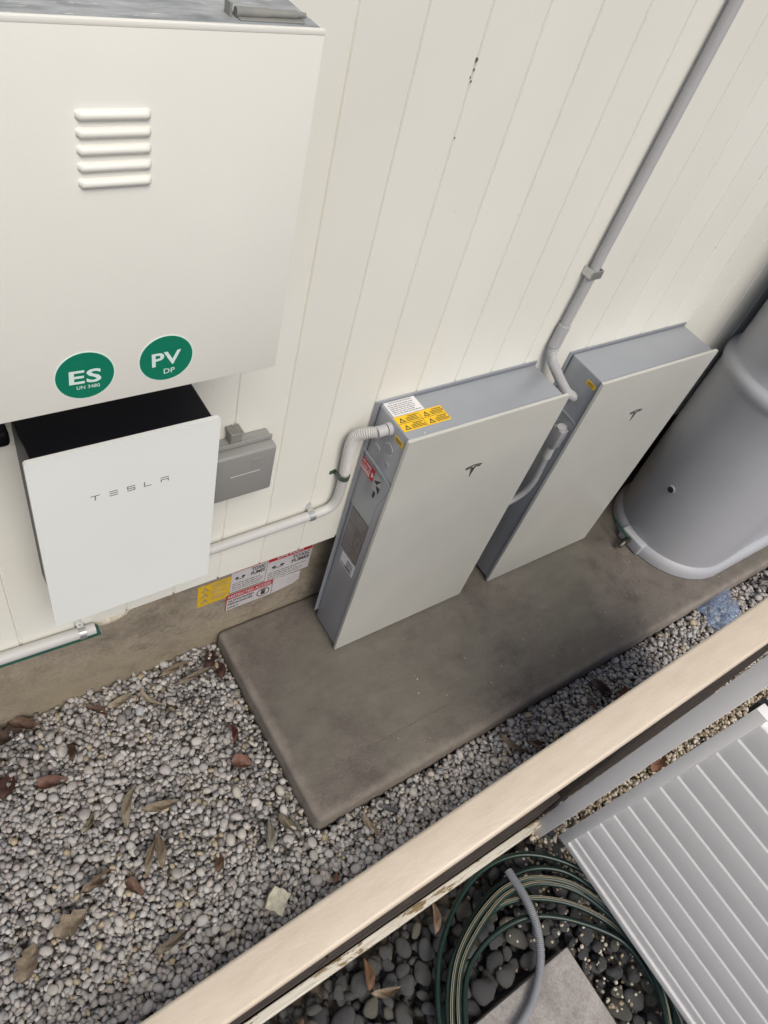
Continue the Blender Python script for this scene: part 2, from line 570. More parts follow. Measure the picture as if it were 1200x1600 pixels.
def resample(path, step):
    P = [V(p) for p in path]
    out = [P[0]]
    acc = 0.0
    for a, b in zip(P, P[1:]):
        L = (b - a).length
        while acc + L >= step:
            t = (step - acc) / L
            a = a + (b - a) * t
            out.append(a.copy())
            L = (b - a).length
            acc = 0.0
        acc += L
    return out

def corrugated(mb, path, r, pitch=0.0056, depth=0.0022, seg=16):
    P = resample(path, pitch / 4)
    rr = [r + depth * (0, 0.9, 1, 0.1)[i % 4] - depth * 0.5 for i in range(len(P))]
    return mb.tube(P, rr, seg)

# ------------------------------------------------------------------ layout numbers
GZ = -0.075          # level of the pebble bed surface
FY = 0.0968          # face of the concrete footing
WZ = 0.517           # lower end of the wall boards
SX, SY = -0.3456, -0.6687

# ------------------------------------------------------------------ ground
g = MB()
nx, ny = 60, 60
gr = 40.0
me_v, me_f = [], []
xs = [-gr] + [-3 + 8 * i / 40 for i in range(41)] + [gr]
ys = [-gr] + [-4 + 4.6 * i / 30 for i in range(31)] + [gr]
for yy in ys:
    for x_ in xs:
        me_v.append((x_, yy, -0.150 + (0.006 * math.sin(x_ * 7.1 + 2 * yy) * math.cos(yy * 9.3) if abs(x_) < gr and abs(yy) < gr else 0)))
for j in range(len(ys) - 1):
    for i in range(len(xs) - 1):
        k = j * len(xs) + i
        me_f.append((k, k + 1, k + 1 + len(xs), k + len(xs)))
ground = g.add(me_v, me_f).build('ground', 'soil', None, True)
tag(ground, 'dark brown soil under the pebbles and stones', None, None, 'structure')

# ------------------------------------------------------------------ house wall
wall = thing('house_wall', 'cream painted vertical board wall on a stained concrete footing', 'wall', (0.0, FY, -0.2))
MB().box((-2.6, FY, -0.3), (4.6, FY + 0.25, WZ + 0.05)).build('footing', 'footing_concrete', wall)
MB().box((-2.6, 0.0046, WZ + 0.002), (4.6, FY - 0.003, 3.0)).build('backing', 'board', wall)
PITCH = 0.139
G0 = -0.0065
bw = PITCH - 0.0032
prof = [(0, 0.0060), (0, 0.0034), (0.0010, 0.0022), (0.0020, 0.0006), (0.0030, 0.0), (bw - 0.0030, 0.0), (bw - 0.0020, 0.0006), (bw - 0.0010, 0.0022), (bw, 0.0034), (bw, 0.0060)]
bm_ = MB()
kk = len(prof)
vs = [(p[0], p[1], 0) for p in prof] + [(p[0], p[1], 3.0 - WZ) for p in prof]
fs = [(i, (i + 1) % kk, kk + (i + 1) % kk, kk + i) for i in range(kk)] + [tuple(reversed(range(kk))), tuple(range(kk, 2 * kk))]
first = None
for k in range(-18, 33):
    xk = G0 + k * PITCH + 0.0016
    if first is None:
        me = bpy.data.meshes.new('board')
        me.from_pydata(vs, [], fs)
        me.update()
        bm2 = bmesh.new(); bm2.from_mesh(me); bmesh.ops.recalc_face_normals(bm2, faces=bm2.faces[:]); bm2.to_mesh(me); bm2.free()
        first = link('board', me, 'board', wall)
        o = first
    else:
        o = first.copy(); COL.objects.link(o)
    o.location = (xk, -FY + rnd.uniform(-0.0004, 0.0002), WZ + 0.2 + rnd.uniform(-0.0015, 0.0015))
# weathered sill strip showing under the boards, paint flakes, a mortar lump behind the pipe end
sil = MB()
x = -1.2
while x < 0.3:
    w = rnd.uniform(0.01, 0.05)
    sil.box((x, 0.004, WZ - rnd.uniform(0.004, 0.010)), (x + w * 0.93, 0.016, WZ + 0.001), 0.001, 1)
    x += w + (rnd.uniform(0.0, 0.06) if rnd.random() < 0.6 else 0)
sil.build('weathered_edge', 'chip_dark', wall)
for (cx, cz, s) in ((-0.0075, 1.962, 0.006), (-0.0065, 1.945, 0.003), (-0.0105, 1.932, 0.0035), (-0.0055, 1.925, 0.0025), (-0.004, 1.82, 0.002)):
    s *= 0.6
    poly = [(s * math.cos(a) * rnd.uniform(.4, .9), s * 1.7 * math.sin(a) * rnd.uniform(.6, 1)) for a in [i * math.pi / 4 for i in range(8)]]
    MB().prism(poly, fr_front(cx, 0.0, cz), -0.001, 0.0012).build('paint_flake', 'chip_dark', wall)
bm = bmesh.new()
bmesh.ops.create_icosphere(bm, subdivisions=3, radius=1)
for v in bm.verts:
    n_ = 1 + 0.25 * math.sin(v.co.x * 6 + v.co.z * 5) * math.cos(v.co.y * 7 + v.co.z * 4)
    v.co = V((-0.74 + v.co.x * 0.075 * n_, 0.045 + v.co.y * 0.05, 0.497 + v.co.z * 0.03 * n_ + v.co.x * 0.012))
MB().bm(bm).build('mortar_lump', 'mortar', wall, True)

# ------------------------------------------------------------------ concrete slab
slab = bpy.data.meshes.new('concrete_slab')
bm = bmesh.new()
bmesh.ops.create_cube(bm, size=1)
for v in bm.verts:
    v.co = V((SX - 0.006 if v.co.x < 0 else 4.2, SY - 0.006 if v.co.y < 0 else FY - 0.002, -0.16 if v.co.z < 0 else 0.0))
vert_e = [e for e in bm.edges if abs(e.verts[0].co.z - e.verts[1].co.z) > 0.1]
bmesh.ops.bevel(bm, geom=vert_e, offset=0.022, segments=4, profile=0.5, affect='EDGES')
top_e = [e for e in bm.edges if all(v.co.z > -0.001 for v in e.verts)]
bmesh.ops.bevel(bm, geom=top_e, offset=0.018, segments=4, profile=0.5, affect='EDGES')
bm.to_mesh(slab); bm.free()
slab_o = link('concrete_slab', slab, 'slab_concrete')
slab.shade_smooth(); slab.set_sharp_from_angle(angle=math.radians(40))
for (xa, ya, xb, yb) in ((-0.2146, -0.5380, 0.045, -0.5365), (0.047, -0.5362, 0.29, -0.5375)):
    MB().box((xa, min(ya, yb) - 0.0009, 0.0001), (xb, max(ya, yb) + 0.0005, 0.0006)).build('trowel_line', 'chip_dark', slab_o)
tag(slab_o, 'grey brown concrete slab with rounded edges under the units and tank', None, None, 'structure')

# ------------------------------------------------------------------ battery units
def emblem(fr):
    """stylised T: a thin arched bar over a tapering stem with swept wings"""
    m = MB()
    N = 12
    top = [(-0.034 + 0.068 * i / N, -0.0055 * ((2 * i / N - 1) ** 2)) for i in range(N + 1)]
    low = [(p[0] * 0.97, p[1] - 0.0048 + 0.001 * abs(p[0]) / 0.034) for p in reversed(top)]
    for i in range(N):
        m.prism([top[i + 1], top[i], low[N - i], low[N - i - 1]][::-1], fr, 0, 0.0009)
    for s in (-1, 1):
        w = [(0.0035, -0.0085), (0.012, -0.0075), (0.022, -0.0085), (0.0305, -0.0108), (0.0275, -0.0165), (0.020, -0.0140), (0.012, -0.0125), (0.0088, -0.0150), (0.0, -0.057)]
        # the stem: split along the centre by a narrow notch
        poly = [(s * a, b) for a, b in w] + [(0, -0.016)]
        pl = [V((a, b, 0)) for a, b in poly]
        quads = [(9, 0, 7, 8), (0, 1, 6, 7), (1, 2, 5, 6), (2, 3, 4, 5)]
        for q in quads:
            pp = [poly[i] for i in q]
            if s < 0: pp = pp[::-1]
            m.prism(pp[::-1], fr, 0, 0.0009)
    return m

def screw(mb, p, n='z', r=0.0045):
    c = V(p)
    ax = {'z': V((0, 0, 1)), 'x': V((-1, 0, 0))}[n]
    mb.tube([c - ax * 0.001, c + ax * 0.0012, c + ax * 0.0022], [r, r, r * 0.6], 12)

UW, UH, UD, UZ = 0.6074, 1.099, 0.1625, 0.012

def battery(x0, near):
    nm = 'battery_unit'
    lab = ('grey metal battery cabinet nearest the gravel with yellow warning label on top' if near else
           'grey metal battery cabinet beside the water tank, plain top without large labels')
    t = thing(nm, lab, 'battery', (x0 + UW / 2, -UD / 2, 0), 'battery units on the slab')
    zt = UZ + UH
    MB().box((x0 + 0.008, -UD + 0.011, UZ + 0.004), (x0 + UW - 0.016, -0.006, zt - 0.003), 0.006, 3).build('body', 'unit_metal', t, True)
    # mounting flange against the wall
    MB().box((x0 - 0.006, -0.005, UZ + 0.05), (x0 + UW - 0.004, -0.001, zt + 0.006), 0.001, 1).build('back_plate', 'unit_metal', t)
    MB().prism(rrect(UW, UH, 0.004, 3), fr_front(x0, -UD + 0.010, UZ), 0, 0.010).build('front_panel', 'unit_glass', t, True)
    # feet
    for fx in (x0 + 0.05, x0 + UW - 0.09):
        MB().box((fx, -UD + 0.04, 0.0), (fx + 0.04, -0.03, UZ + 0.005), 0.002, 1).build('foot', 'black_plastic', t)
    emblem(fr_front(x0 + UW / 2 + 0.004, -UD, UZ + 0.902)).build('emblem', 'emblem_grey', t)
    for sx in (0.066, UW - 0.075):
        s = MB(); screw(s, (x0 + sx, -UD + 0.020, zt - 0.003)); s.build('screw', 'zinc', t, True)
    for sz in (0.22, 0.54):
        s = MB(); screw(s, (x0 + 0.008, -UD + 0.022, sz), 'x', 0.0032); s.build('screw', 'zinc', t, True)
    fl = fr_left(x0 + 0.008, 0, 0)          # u = -y
    q = MB().prism([(0.099, 1.062), (0.139, 1.062), (0.139, 1.079), (0.099, 1.079)], fl, -0.0005, 0.0008).build('warning_label', 'label_yellow', t)
    text_lines(MB(), fl, 0.104, 0.134, 1.077, 1.064, 3, 0.0012, 0.4, 5).build('print', 'ink', q)
    # side cover plate with a folded upper edge
    cp = MB().prism([(0.006, 0.70), (0.118, 0.70), (0.118, 0.80), (0.146, 0.905), (0.146, 0.922), (0.006, 0.930)], fl, -0.0005, 0.0016).build('side_cover', 'unit_metal', t)
    MB().prism([(0.004, 0.926), (0.148, 0.918), (0.148, 0.9215), (0.004, 0.9305)], fl, 0.0017, 0.007).build('folded_lip', 'unit_metal', cp)
    if near:
        ft = fr_top(x0, 0, zt - 0.003)
        # knockouts: shallow rings with a dark scored groove
        for (u, w, r) in ((0.046, 0.974, 0.013), (0.090, 1.014, 0.018), (0.103, 0.962, 0.0085)):
            ring = MB()
            for a0 in (20, 200):
                pts = []
                n = 14
                a = [math.radians(a0 + 140 * i / n) for i in range(n + 1)]
                for i in range(n):
                    ring.prism([(u + r * math.cos(a[i]), w + r * math.sin(a[i])), (u + r * 1.10 * math.cos(a[i]), w + r * 1.10 * math.sin(a[i])),
                                (u + r * 1.10 * math.cos(a[i + 1]), w + r * 1.10 * math.sin(a[i + 1])), (u + r * math.cos(a[i + 1]), w + r * math.sin(a[i + 1]))], fl, -0.0005, 0.0006)
            k = MB().prism(disc(u, w, r, n=28), fl, -0.0005, 0.0011).build('knockout', 'unit_metal', t)
            ring.build('scored_ring', 'label_white', k)
        # top labels
        w1 = MB().prism(rect(0.016, -0.062, 0.120, -0.007), ft, -0.0005, 0.0006).build('instruction_label', 'label_white', t)
        p = MB()
        text(p, 'SHUTDOWN PROCEDURE', ft, 0.068, -0.0155, 0.0048, 0.02, 0.075, off=0.0012)
        text_lines(p, ft, 0.022, 0.116, -0.018, -0.059, 6, 0.0012, 0.4, 9)
        p.build('print', 'ink_soft', w1)
        w2 = MB().prism(rect(0.012, -0.1215, 0.173, -0.0645), ft, -0.0005, 0.0008).build('warning_label', 'label_yellow', t)
        p = MB()
        for i, (cx, cy) in enumerate(((0.030, -0.089), (0.112, -0.089), (0.030, -0.117), (0.112, -0.117))):
            warn_triangle(p, ft, cx, cy, 0.020, 0.0014)
            text(p, 'WARNING', ft, cx + 0.040, cy + 0.015, 0.0045, 0.02, 0.034, off=0.0014)
            text_lines(p, ft, cx + 0.015, cx + 0.062, cy + 0.014, cy - 0.001, 3, 0.0014, 0.42, 20 + i)
        for (a, b, c, d) in ((0.012, -0.0935, 0.173, -0.0928), (0.0915, -0.1215, 0.0922, -0.0645)):
            p.prism(rect(a, b, c, d), ft, 0.0007, 0.0014)
        p.build('print', 'ink', w2)
        # side labels
        w3 = MB().prism(rect(0.002, 0.856, 0.071, 0.904), fl, 0.0017, 0.0024).build('danger_label', 'label_red', t)
        p = MB()
        text(p, 'NO FIRE', fl, 0.003, 0.889, 0.011, 0.02, 0.050, 'LEFT', 0.0030)
        text(p, 'DO NOT USE', fl, 0.003, 0.875, 0.010, 0.02, 0.050, 'LEFT', 0.0030)
        text_lines(p, fl, 0.004, 0.055, 0.873, 0.858, 2, 0.0030, 0.5, 4)
        p.prism([(0.060, 0.868), (0.070, 0.878), (0.060, 0.888)], fl, 0.0024, 0.0030)
        p.build('print', 'label_white', w3)
        w4 = MB().prism(rect(0.0725, 0.838, 0.1105, 0.900), fl, 0.0017, 0.0022).build('hazard_label', 'conduit_grey', t)
        MB().prism([(0.076, 0.872), (0.108, 0.896), (0.092, 0.868)], fl, 0.0022, 0.0028).build('print', 'ink', w4)
        MB().prism([(0.090, 0.862), (0.110, 0.868), (0.108, 0.842)], fl, 0.0022, 0.0028).build('print', 'ink', w4)
        MB().prism(rrect(0.010, 0.026, 0.004, 4, 0.087, 0.812), fl, 0.0017, 0.0024).build('slot', 'ink', t)
        w5 = MB().prism(rect(0.024, 0.492, 0.116, 0.696), fl, -0.0005, 0.0026).build('rating_plate', 'name_brown', t)
        p = MB()
        text_lines(p, fl, 0.030, 0.110, 0.690, 0.640, 6, 0.0032, 0.4, 31)
        text_lines(p, fl, 0.030, 0.075, 0.630, 0.500, 11, 0.0032, 0.4, 32)
        p.prism(rect(0.085, 0.560, 0.108, 0.563), fl, 0.0026, 0.0032); p.prism(rect(0.085, 0.600, 0.108, 0.603), fl, 0.0026, 0.0032)
        p.prism(rect(0.085, 0.5631, 0.087, 0.5999), fl, 0.0026, 0.0032); p.prism(rect(0.106, 0.5631, 0.108, 0.5999), fl, 0.0026, 0.0032)
        p.build('print', 'ink_soft', w5)
        w6 = MB().prism(rect(0.040, 0.422, 0.117, 0.478), fl, -0.0005, 0.0010).build('serial_label', 'label_white', t)
        p = MB()
        text_lines(p, fl, 0.074, 0.113, 0.474, 0.426, 6, 0.0016, 0.35, 41)
        text_lines(p, fl, 0.045, 0.110, 0.436, 0.426, 2, 0.0016, 0.35, 42)
        p.build('print', 'ink', w6)
        g_ = MB()
        g_.tube([(x0 + 0.009, -0.070, 1.076), (x0 - 0.006, -0.070, 1.076)], 0.019, 20)
        g_.tube([(x0 - 0.006, -0.070, 1.076), (x0 - 0.034, -0.0685, 1.073)], 0.0165, 20)
        g_.build('cable_gland', 'conduit_grey', t, True)
    return t

battery(0.0, True)
battery(0.7592, False)

# ------------------------------------------------------------------ gateway box
gx, gz, gw, gh, gd = -0.9105, 0.8053, 0.3714, 0.5533, 0.15
t = thing('gateway_box', 'white glass fronted gateway box with black body and spaced lettering', 'electrical box', (gx + gw / 2, -gd / 2, gz))
MB().box((gx + 0.014, -gd + 0.012, gz + 0.012), (gx + gw - 0.012, -0.001, gz + gh - 0.004), 0.006, 3).build('body', 'gateway_black', t, True)
MB().prism(rrect(gw, gh, 0.007, 5), fr_front(gx, -gd + 0.009, gz), 0, 0.009).build('front_panel', 'gateway_glass', t, True)
MB().prism(rrect(gw - 0.012, gh - 0.006, 0.006, 4, 0.006, 0.003), fr_front(gx, -gd + 0.0125, gz), 0, 0.0033).build('panel_backing', 'gateway_black', t, True)
fr = fr_front(0, -gd, 0)
lt = MB()
s = 0.0019
def bar(x0, z0, x1, z1): lt.prism(rect(x0, z0, x1, z1), fr, 0, 0.0006)
b0, b1 = 1.2125, 1.2265
mid = (b0 + b1) / 2
bar(-0.8045, b1 - s, -0.787, b1); bar(-0.7968, b0, -0.7948, b1 - s)
for zc in (b0 + s / 2, mid, b1 - s / 2): bar(-0.768, zc - s / 2, -0.7515, zc + s / 2)
bar(-0.733, b1 - s, -0.7165, b1); bar(-0.733, mid - s / 2, -0.7165, mid + s / 2); bar(-0.733, b0, -0.7165, b0 + s)
bar(-0.733, mid + s / 2, -0.731, b1 - s); bar(-0.7185, b0 + s, -0.7165, mid - s / 2)
bar(-0.6985, b0 + s, -0.6965, b1); bar(-0.6985, b0, -0.683, b0 + s)
bar(-0.6635, b1 - s, -0.6465, b1); bar(-0.6635, mid - s / 2, -0.6465, mid + s / 2); bar(-0.6635, b0, -0.6615, mid - s / 2); bar(-0.6485, b0, -0.6465, mid - s / 2)
lt.build('lettering', 'letter_grey', t)

# black duct running out of the gateway's left side
d_ = thing('cable_duct', 'black cable duct leaving the gateway box towards the left', 'cable duct', (-1.1, -0.03, 1.33))
MB().box((-1.6, -0.058, 1.312), (-0.909, -0.003, 1.350), 0.010, 3).build('duct', 'gateway_black', d_, True)
MB().box((-1.6, -0.050, 1.3505), (-0.925, -0.003, 1.358), 0.002, 1).build('cover_strip', 'conduit_pale', d_)

# ------------------------------------------------------------------ meter cabinet
cab = thing('meter_cabinet', 'cream metal meter cabinet with louvres and two green round stickers', 'electrical cabinet', (-0.9, -0.12, 1.559))
cx1, cx0, cz0, cz1, cy = -0.497, -1.36, 1.559, 2.085, -0.25
MB().box((cx0 + 0.01, cy + 0.021, cz0 - 0.012), (cx1 - 0.012, -0.001, cz1 - 0.002), 0.002, 1).build('body', 'cabinet_white', cab)
MB().box((cx0, cy, cz0), (cx1, cy + 0.0205, cz1 - 0.0006), 0.0025, 2).build('door', 'cabinet_white', cab, True)
MB().box((cx0 + 0.01, cy + 0.003, cz1 - 0.0015), (cx1 - 0.003, -0.002, cz1 + 0.0016), 0.0006, 1).build('top_sheet', 'galvanised', cab)
MB().box((cx0, cy - 0.0006, cz1 - 0.004), (cx1 - 0.001, cy + 0.006, cz1 + 0.0028), 0.0012, 2).build('folded_edge', 'cabinet_white', cab, True)
h = MB()
h.tube([(-0.605, -0.222, cz1 + 0.007), (-0.562, -0.222, cz1 + 0.007)], 0.0055, 14)
h.tube([(-0.5615, -0.222, cz1 + 0.007), (-0.524, -0.222, cz1 + 0.007)], 0.0046, 14)
h.tube([(-0.5235, -0.222, cz1 + 0.007), (-0.512, -0.222, cz1 + 0.007)], 0.003, 10)
h.box((-0.604, -0.234, cz1 + 0.0016), (-0.518, -0.208, cz1 + 0.0035), 0.0006, 1)
h.box((-0.612, -0.2225, cz1 + 0.0016), (-0.609, -0.2065, cz1 + 0.016), 0.0006, 1)
h.build('hinge', 'latch_grey', cab, True)
# pressed louvres
for i in range(5):
    zc = 1.9925 - i * 0.0197
    xa, xb = -0.8045 - i * 0.0005, -0.7165
    m = MB()
    n, k = 20, 8
    vs, fs = [], []
    for a in range(n + 1):
        tt = a / n
        xx_ = xa + (xb - xa) * tt
        e = min(tt, 1 - tt) * (xb - xa)
        p = min(1.0, e / 0.006)
        p = math.sqrt(max(0.0, 1 - (1 - p) ** 2))
        for b in range(k + 1):
            ph = math.pi * b / k
            vs.append((xx_, cy - 0.0072 * math.sin(ph) * p - 0.0002 + 0.0006 * (1 - p), zc + 0.0062 * math.cos(ph) * (0.6 + 0.4 * p)))
    for a in range(n):
        for b in range(k):
            q = a * (k + 1) + b
            fs.append((q, q + 1, q + k + 2, q + k + 1))
    m.add(vs, fs).build('louvre', 'cabinet_white', cab, 'all')
def round_sticker(cx, cz, r, main, sub, mh, sh, tilt):
    u = V((math.cos(tilt), 0, math.sin(tilt))); w = V((-math.sin(tilt), 0, math.cos(tilt)))
    f = (V((cx, cy, cz)), u, w, V((0, -1, 0)))
    st = MB().prism(disc(0, 0, r * 1.035), f, -0.0004, 0.0004).build('sticker', 'pale_rim', cab)
    MB().prism(disc(0, 0, r), f, 0.0004, 0.0008).build('green_face', 'green_sticker', st)
    p = MB()
    text(p, main, f, 0, -0.0125 if main == 'PV' else -0.0135, mh, 0.022, 0.047, off=0.0014, spacing=1.05)
    text(p, sub, f, 0.004, -0.0295 if main == 'PV' else -0.0240, sh, 0.008, 0.018 if main == 'PV' else 0.034, off=0.0014, spacing=1.05)
    p.build('lettering', 'print_pale', st)
round_sticker(-0.8195, 1.6205, 0.0425, 'ES', 'UN 3480', 0.0255, 0.0066, math.radians(-3))
round_sticker(-0.6955, 1.6245, 0.0425, 'PV', 'DP', 0.0260, 0.0098, math.radians(1))

# ------------------------------------------------------------------ small isolator box
jb = thing('isolator_box', 'small grey weatherproof switch box on the wall beside the gateway', 'switch box', (-0.42, -0.035, 0.975))
MB().box((-0.497, -0.030, 0.958), (-0.336, -0.0005, 1.128), 0.006, 3).build('base', 'box_grey', jb, True)
MB().box((-0.500, -0.037, 0.960), (-0.337, -0.0305, 1.136), 0.003, 2).build('seal_rim', 'box_grey', jb, True)
MB().box((-0.498, -0.068, 0.972), (-0.339, -0.0375, 1.128), 0.007, 3).build('cover', 'box_grey', jb, True)
MB().box((-0.458, -0.0692, 1.056), (-0.378, -0.0675, 1.0585), 0.0005, 1).build('moulded_line', 'conduit_grey', jb)
MB().box((-0.404, -0.0688, 1.070), (-0.374, -0.0676, 1.102), 0.0005, 1).build('moulded_mark', 'box_grey', jb)
l = MB()
l.box((-0.446, -0.030, 1.129), (-0.417, -0.004, 1.160), 0.002, 1)
l.box((-0.449, -0.036, 1.161), (-0.414, -0.002, 1.166), 0.0015, 1, Matrix.Translation((0, 0, 0)))
for q in range(5):
    l.box((-0.4475 + q * 0.0065, -0.036, 1.1662), (-0.4445 + q * 0.0065, -0.003, 1.1685), 0.0006, 1)
l.build('latch', 'latch_grey', jb)
e = MB()
e.tube([(-0.338, -0.018, 1.040), (-0.322, -0.018, 1.040)], [0.004, 0.008], 12)
e.tube([(-0.322, -0.018, 1.040), (-0.318, -0.018, 1.040)], 0.0095, 14)
e.build('padlock_eye', 'latch_grey', jb, True)

# ------------------------------------------------------------------ conduits
def saddle(parent, c, axis, r, mat='zinc'):
    """half-round clamp with two screw tabs"""
    m = MB()
    c = V(c)
    ax = V(axis).normalized()
    out = V((0, -1, 0))
    side = ax.cross(out).normalized()
    w = 0.009
    n = 12
    pts = [(side * (r * 1.08) * math.cos(math.pi * i / n) + out * (r * 1.08) * math.sin(math.pi * i / n)) for i in range(n + 1)]
    pts2 = [(side * (r * 1.2) * math.cos(math.pi * i / n) + out * (r * 1.2) * math.sin(math.pi * i / n)) for i in range(n + 1)]
    for i in range(n):
        q = [pts[i], pts[i + 1], pts2[i + 1], pts2[i]]
        vs = [c + p - ax * w for p in q] + [c + p + ax * w for p in q]
        m.add(vs, [(0, 1, 2, 3), (7, 6, 5, 4), (0, 4, 5, 1), (3, 2, 6, 7), (1, 5, 6, 2), (0, 3, 7, 4)])
    for s_ in (-1, 1):
        a = c + side * s_ * r * 1.15 - out * 0
        bq = c + side * s_ * (r * 1.15 + 0.017)
        zc = -0.0008
        vs = []
        for p in (a - ax * w, a + ax * w, bq + ax * w * .7, bq - ax * w * .7):
            vs.append(V((p.x, zc, p.z)))
        vs += [v + V((0, -0.0018, 0)) for v in vs]
        m.add(vs, [(0, 1, 2, 3), (7, 6, 5, 4), (0, 4, 5, 1), (1, 5, 6, 2), (2, 6, 7, 3), (3, 7, 4, 0)])
        if c.y < -0.003:
            i0 = c + side * s_ * r * 1.08; i1 = c + side * s_ * r * 1.2
            vs = [V((q.x, yq, q.z)) + ax * sw for yq in (c.y + 0.001, -0.001) for q in (i0, i1) for sw in (-w, w)]
            m.add(vs, [(0, 1, 3, 2), (4, 6, 7, 5), (0, 4, 5, 1), (2, 3, 7, 6), (0, 2, 6, 4), (1, 5, 7, 3)])
        sc = c + side * s_ * (r * 1.15 + 0.009)
        m.tube([(sc.x, -0.0020, sc.z), (sc.x, -0.0048, sc.z)], [0.0042, 0.003], 10)
    m.build('saddle_clamp', mat, parent, True)

c1 = thing('wall_conduit', 'grey conduit rising along the wall into the near battery cabinet', 'conduit', (-0.3, -0.02, 0.71))
R1 = 0.0148
pa = [(-0.60, -0.020, 0.708), (-0.18, -0.021, 0.716)]
be = smooth_path([(-0.18, -0.021, 0.716), (-0.125, -0.022, 0.719), (-0.088, -0.024, 0.728), (-0.070, -0.026, 0.755), (-0.0655, -0.026, 0.80), (-0.068, -0.026, 0.89)], 8)
MB().tube([V(p) for p in pa], R1, 16).build('straight_run', 'conduit_pale', c1, True)
MB().tube(be, R1 * 1.02, 16).build('bend', 'conduit_pale', c1, True)
fx_ = smooth_path([(-0.068, -0.026, 0.885), (-0.0735, -0.027, 0.95), (-0.0765, -0.029, 1.005), (-0.072, -0.036, 1.040), (-0.055, -0.052, 1.062), (-0.030, -0.069, 1.073)], 10)
mf = MB(); corrugated(mf, fx_, R1 * 1.1); mf.build('flexible_section', 'conduit_pale', c1, True)
saddle(c1, (-0.148, -0.0213, 0.7175), (1, 0, 0.03), R1)
saddle(c1, (-0.0675, -0.026, 0.868), (0, 0, 1), R1, 'green_zinc')

c2 = thing('riser_conduit', 'grey vertical conduit climbing the wall between the battery cabinets', 'conduit', (0.66, -0.022, 1.2))
top = V((0.685, -0.020, 2.98)); bot = V((0.622, -0.022, 1.255))
MB().tube([bot, top], 0.0142, 18).build('straight_run', 'conduit_grey', c2, True)
MB().tube([(0.6195, -0.0222, 1.185), (0.6222, -0.022, 1.262)], 0.0178, 18).build('coupling', 'conduit_grey', c2, True)
fx2 = smooth_path([(0.6196, -0.0222, 1.19), (0.622, -0.024, 1.165), (0.637, -0.028, 1.130), (0.660, -0.046, 1.095), (0.690, -0.066, 1.055), (0.722, -0.080, 1.02), (0.768, -0.085, 0.99)], 10)
mf = MB(); corrugated(mf, fx2, 0.0155); mf.build('flexible_section', 'conduit_grey', c2, True)
# one-sided strap
m = MB()
cz_ = 1.440
m.box((0.609, -0.040, cz_ - 0.013), (0.6515, -0.0374, cz_ + 0.013), 0.0008, 1)
m.box((0.609, -0.0372, cz_ - 0.013), (0.6115, -0.002, cz_ + 0.013), 0.0008, 1)
m.box((0.649, -0.0372, cz_ - 0.013), (0.6515, -0.002, cz_ + 0.013), 0.0008, 1)
m.box((0.652, -0.0045, cz_ - 0.011), (0.668, -0.0015, cz_ + 0.011), 0.0008, 1)
m.build('strap', 'zinc', c2)

c3 = thing('linking_cable', 'grey cable conduit plugged into the side between the two battery cabinets', 'cable', (0.74, -0.12, 0.5))
m = MB()
m.box((0.728, -0.137, 0.800), (0.7665, -0.092, 0.884), 0.006, 3)
m.build('connector', 'conduit_dark', c3, True)
MB().prism(disc(0, 0, 0.021, 0.015, 24), fr_top(0.7475, -0.114, 0.8842), 0, 0.004).build('connector_cap', 'conduit_grey', c3, True)
MB().tube([(0.746, -0.118, 0.802), (0.744, -0.121, 0.745)], 0.0145, 16).build('sleeve', 'conduit_grey', c3, True)
MB().tube(smooth_path([(0.744, -0.121, 0.748), (0.742, -0.125, 0.69), (0.737, -0.130, 0.63), (0.722, -0.126, 0.57), (0.69, -0.118, 0.53), (0.64, -0.112, 0.51), (0.588, -0.110, 0.505)], 8), 0.0115, 14).build('cable_run', 'conduit_dark', c3, True)

c4 = thing('low_conduit', 'pale conduit with a green strip clipped below the gateway box', 'conduit', (-1.0, -0.02, 0.53))
MB().tube([(-1.9, -0.019, 0.590), (-0.797, -0.019, 0.520)], 0.0165, 18).build('straight_run', 'conduit_pale', c4, True)
m = MB()
dz = (0.520 - 0.590) / 1.103
for (yo, zo) in ((-0.0195, -0.0195),):
    a = V((-1.9, yo, 0.590 + zo)); b = V((-0.785, yo, 0.519 + zo))
    vs = []
    for p in (a, b):
        vs += [p + V((0, -0.0125, 0.008)), p + V((0, 0.016, 0.008)), p + V((0, 0.016, -0.004)), p + V((0, -0.0125, -0.004))]
    m.add(vs, [(0, 1, 2, 3), (7, 6, 5, 4), (0, 4, 5, 1), (1, 5, 6, 2), (2, 6, 7, 3), (3, 7, 4, 0)])
m.build('backing_strip', 'green_strip', c4)
saddle(c4, (-0.832, -0.019, 0.5225), (1, 0, -0.063), 0.0165)

# ------------------------------------------------------------------ signs stuck on the footing
fw = fr_front(0, FY, 0)
sg = MB().prism(rect(-0.437, 0.214, -0.3205, 0.335), fw, 0.0, 0.0012).build('warning_sign', 'sign_yellow')
tag(sg, 'yellow warning sticker with three triangles, leftmost on the concrete footing', 'sign', 'stickers on the footing')
p = MB()
for i in range(3):
    warn_triangle(p, fw, -0.412, 0.300 - i * 0.034, 0.027, 0.0018)
    text_lines(p, fw, -0.388, -0.326, 0.327 - i * 0.034, 0.300 - i * 0.034, 3, 0.0018, 0.3, 60 + i)
p.build('print', 'ink_soft', sg)

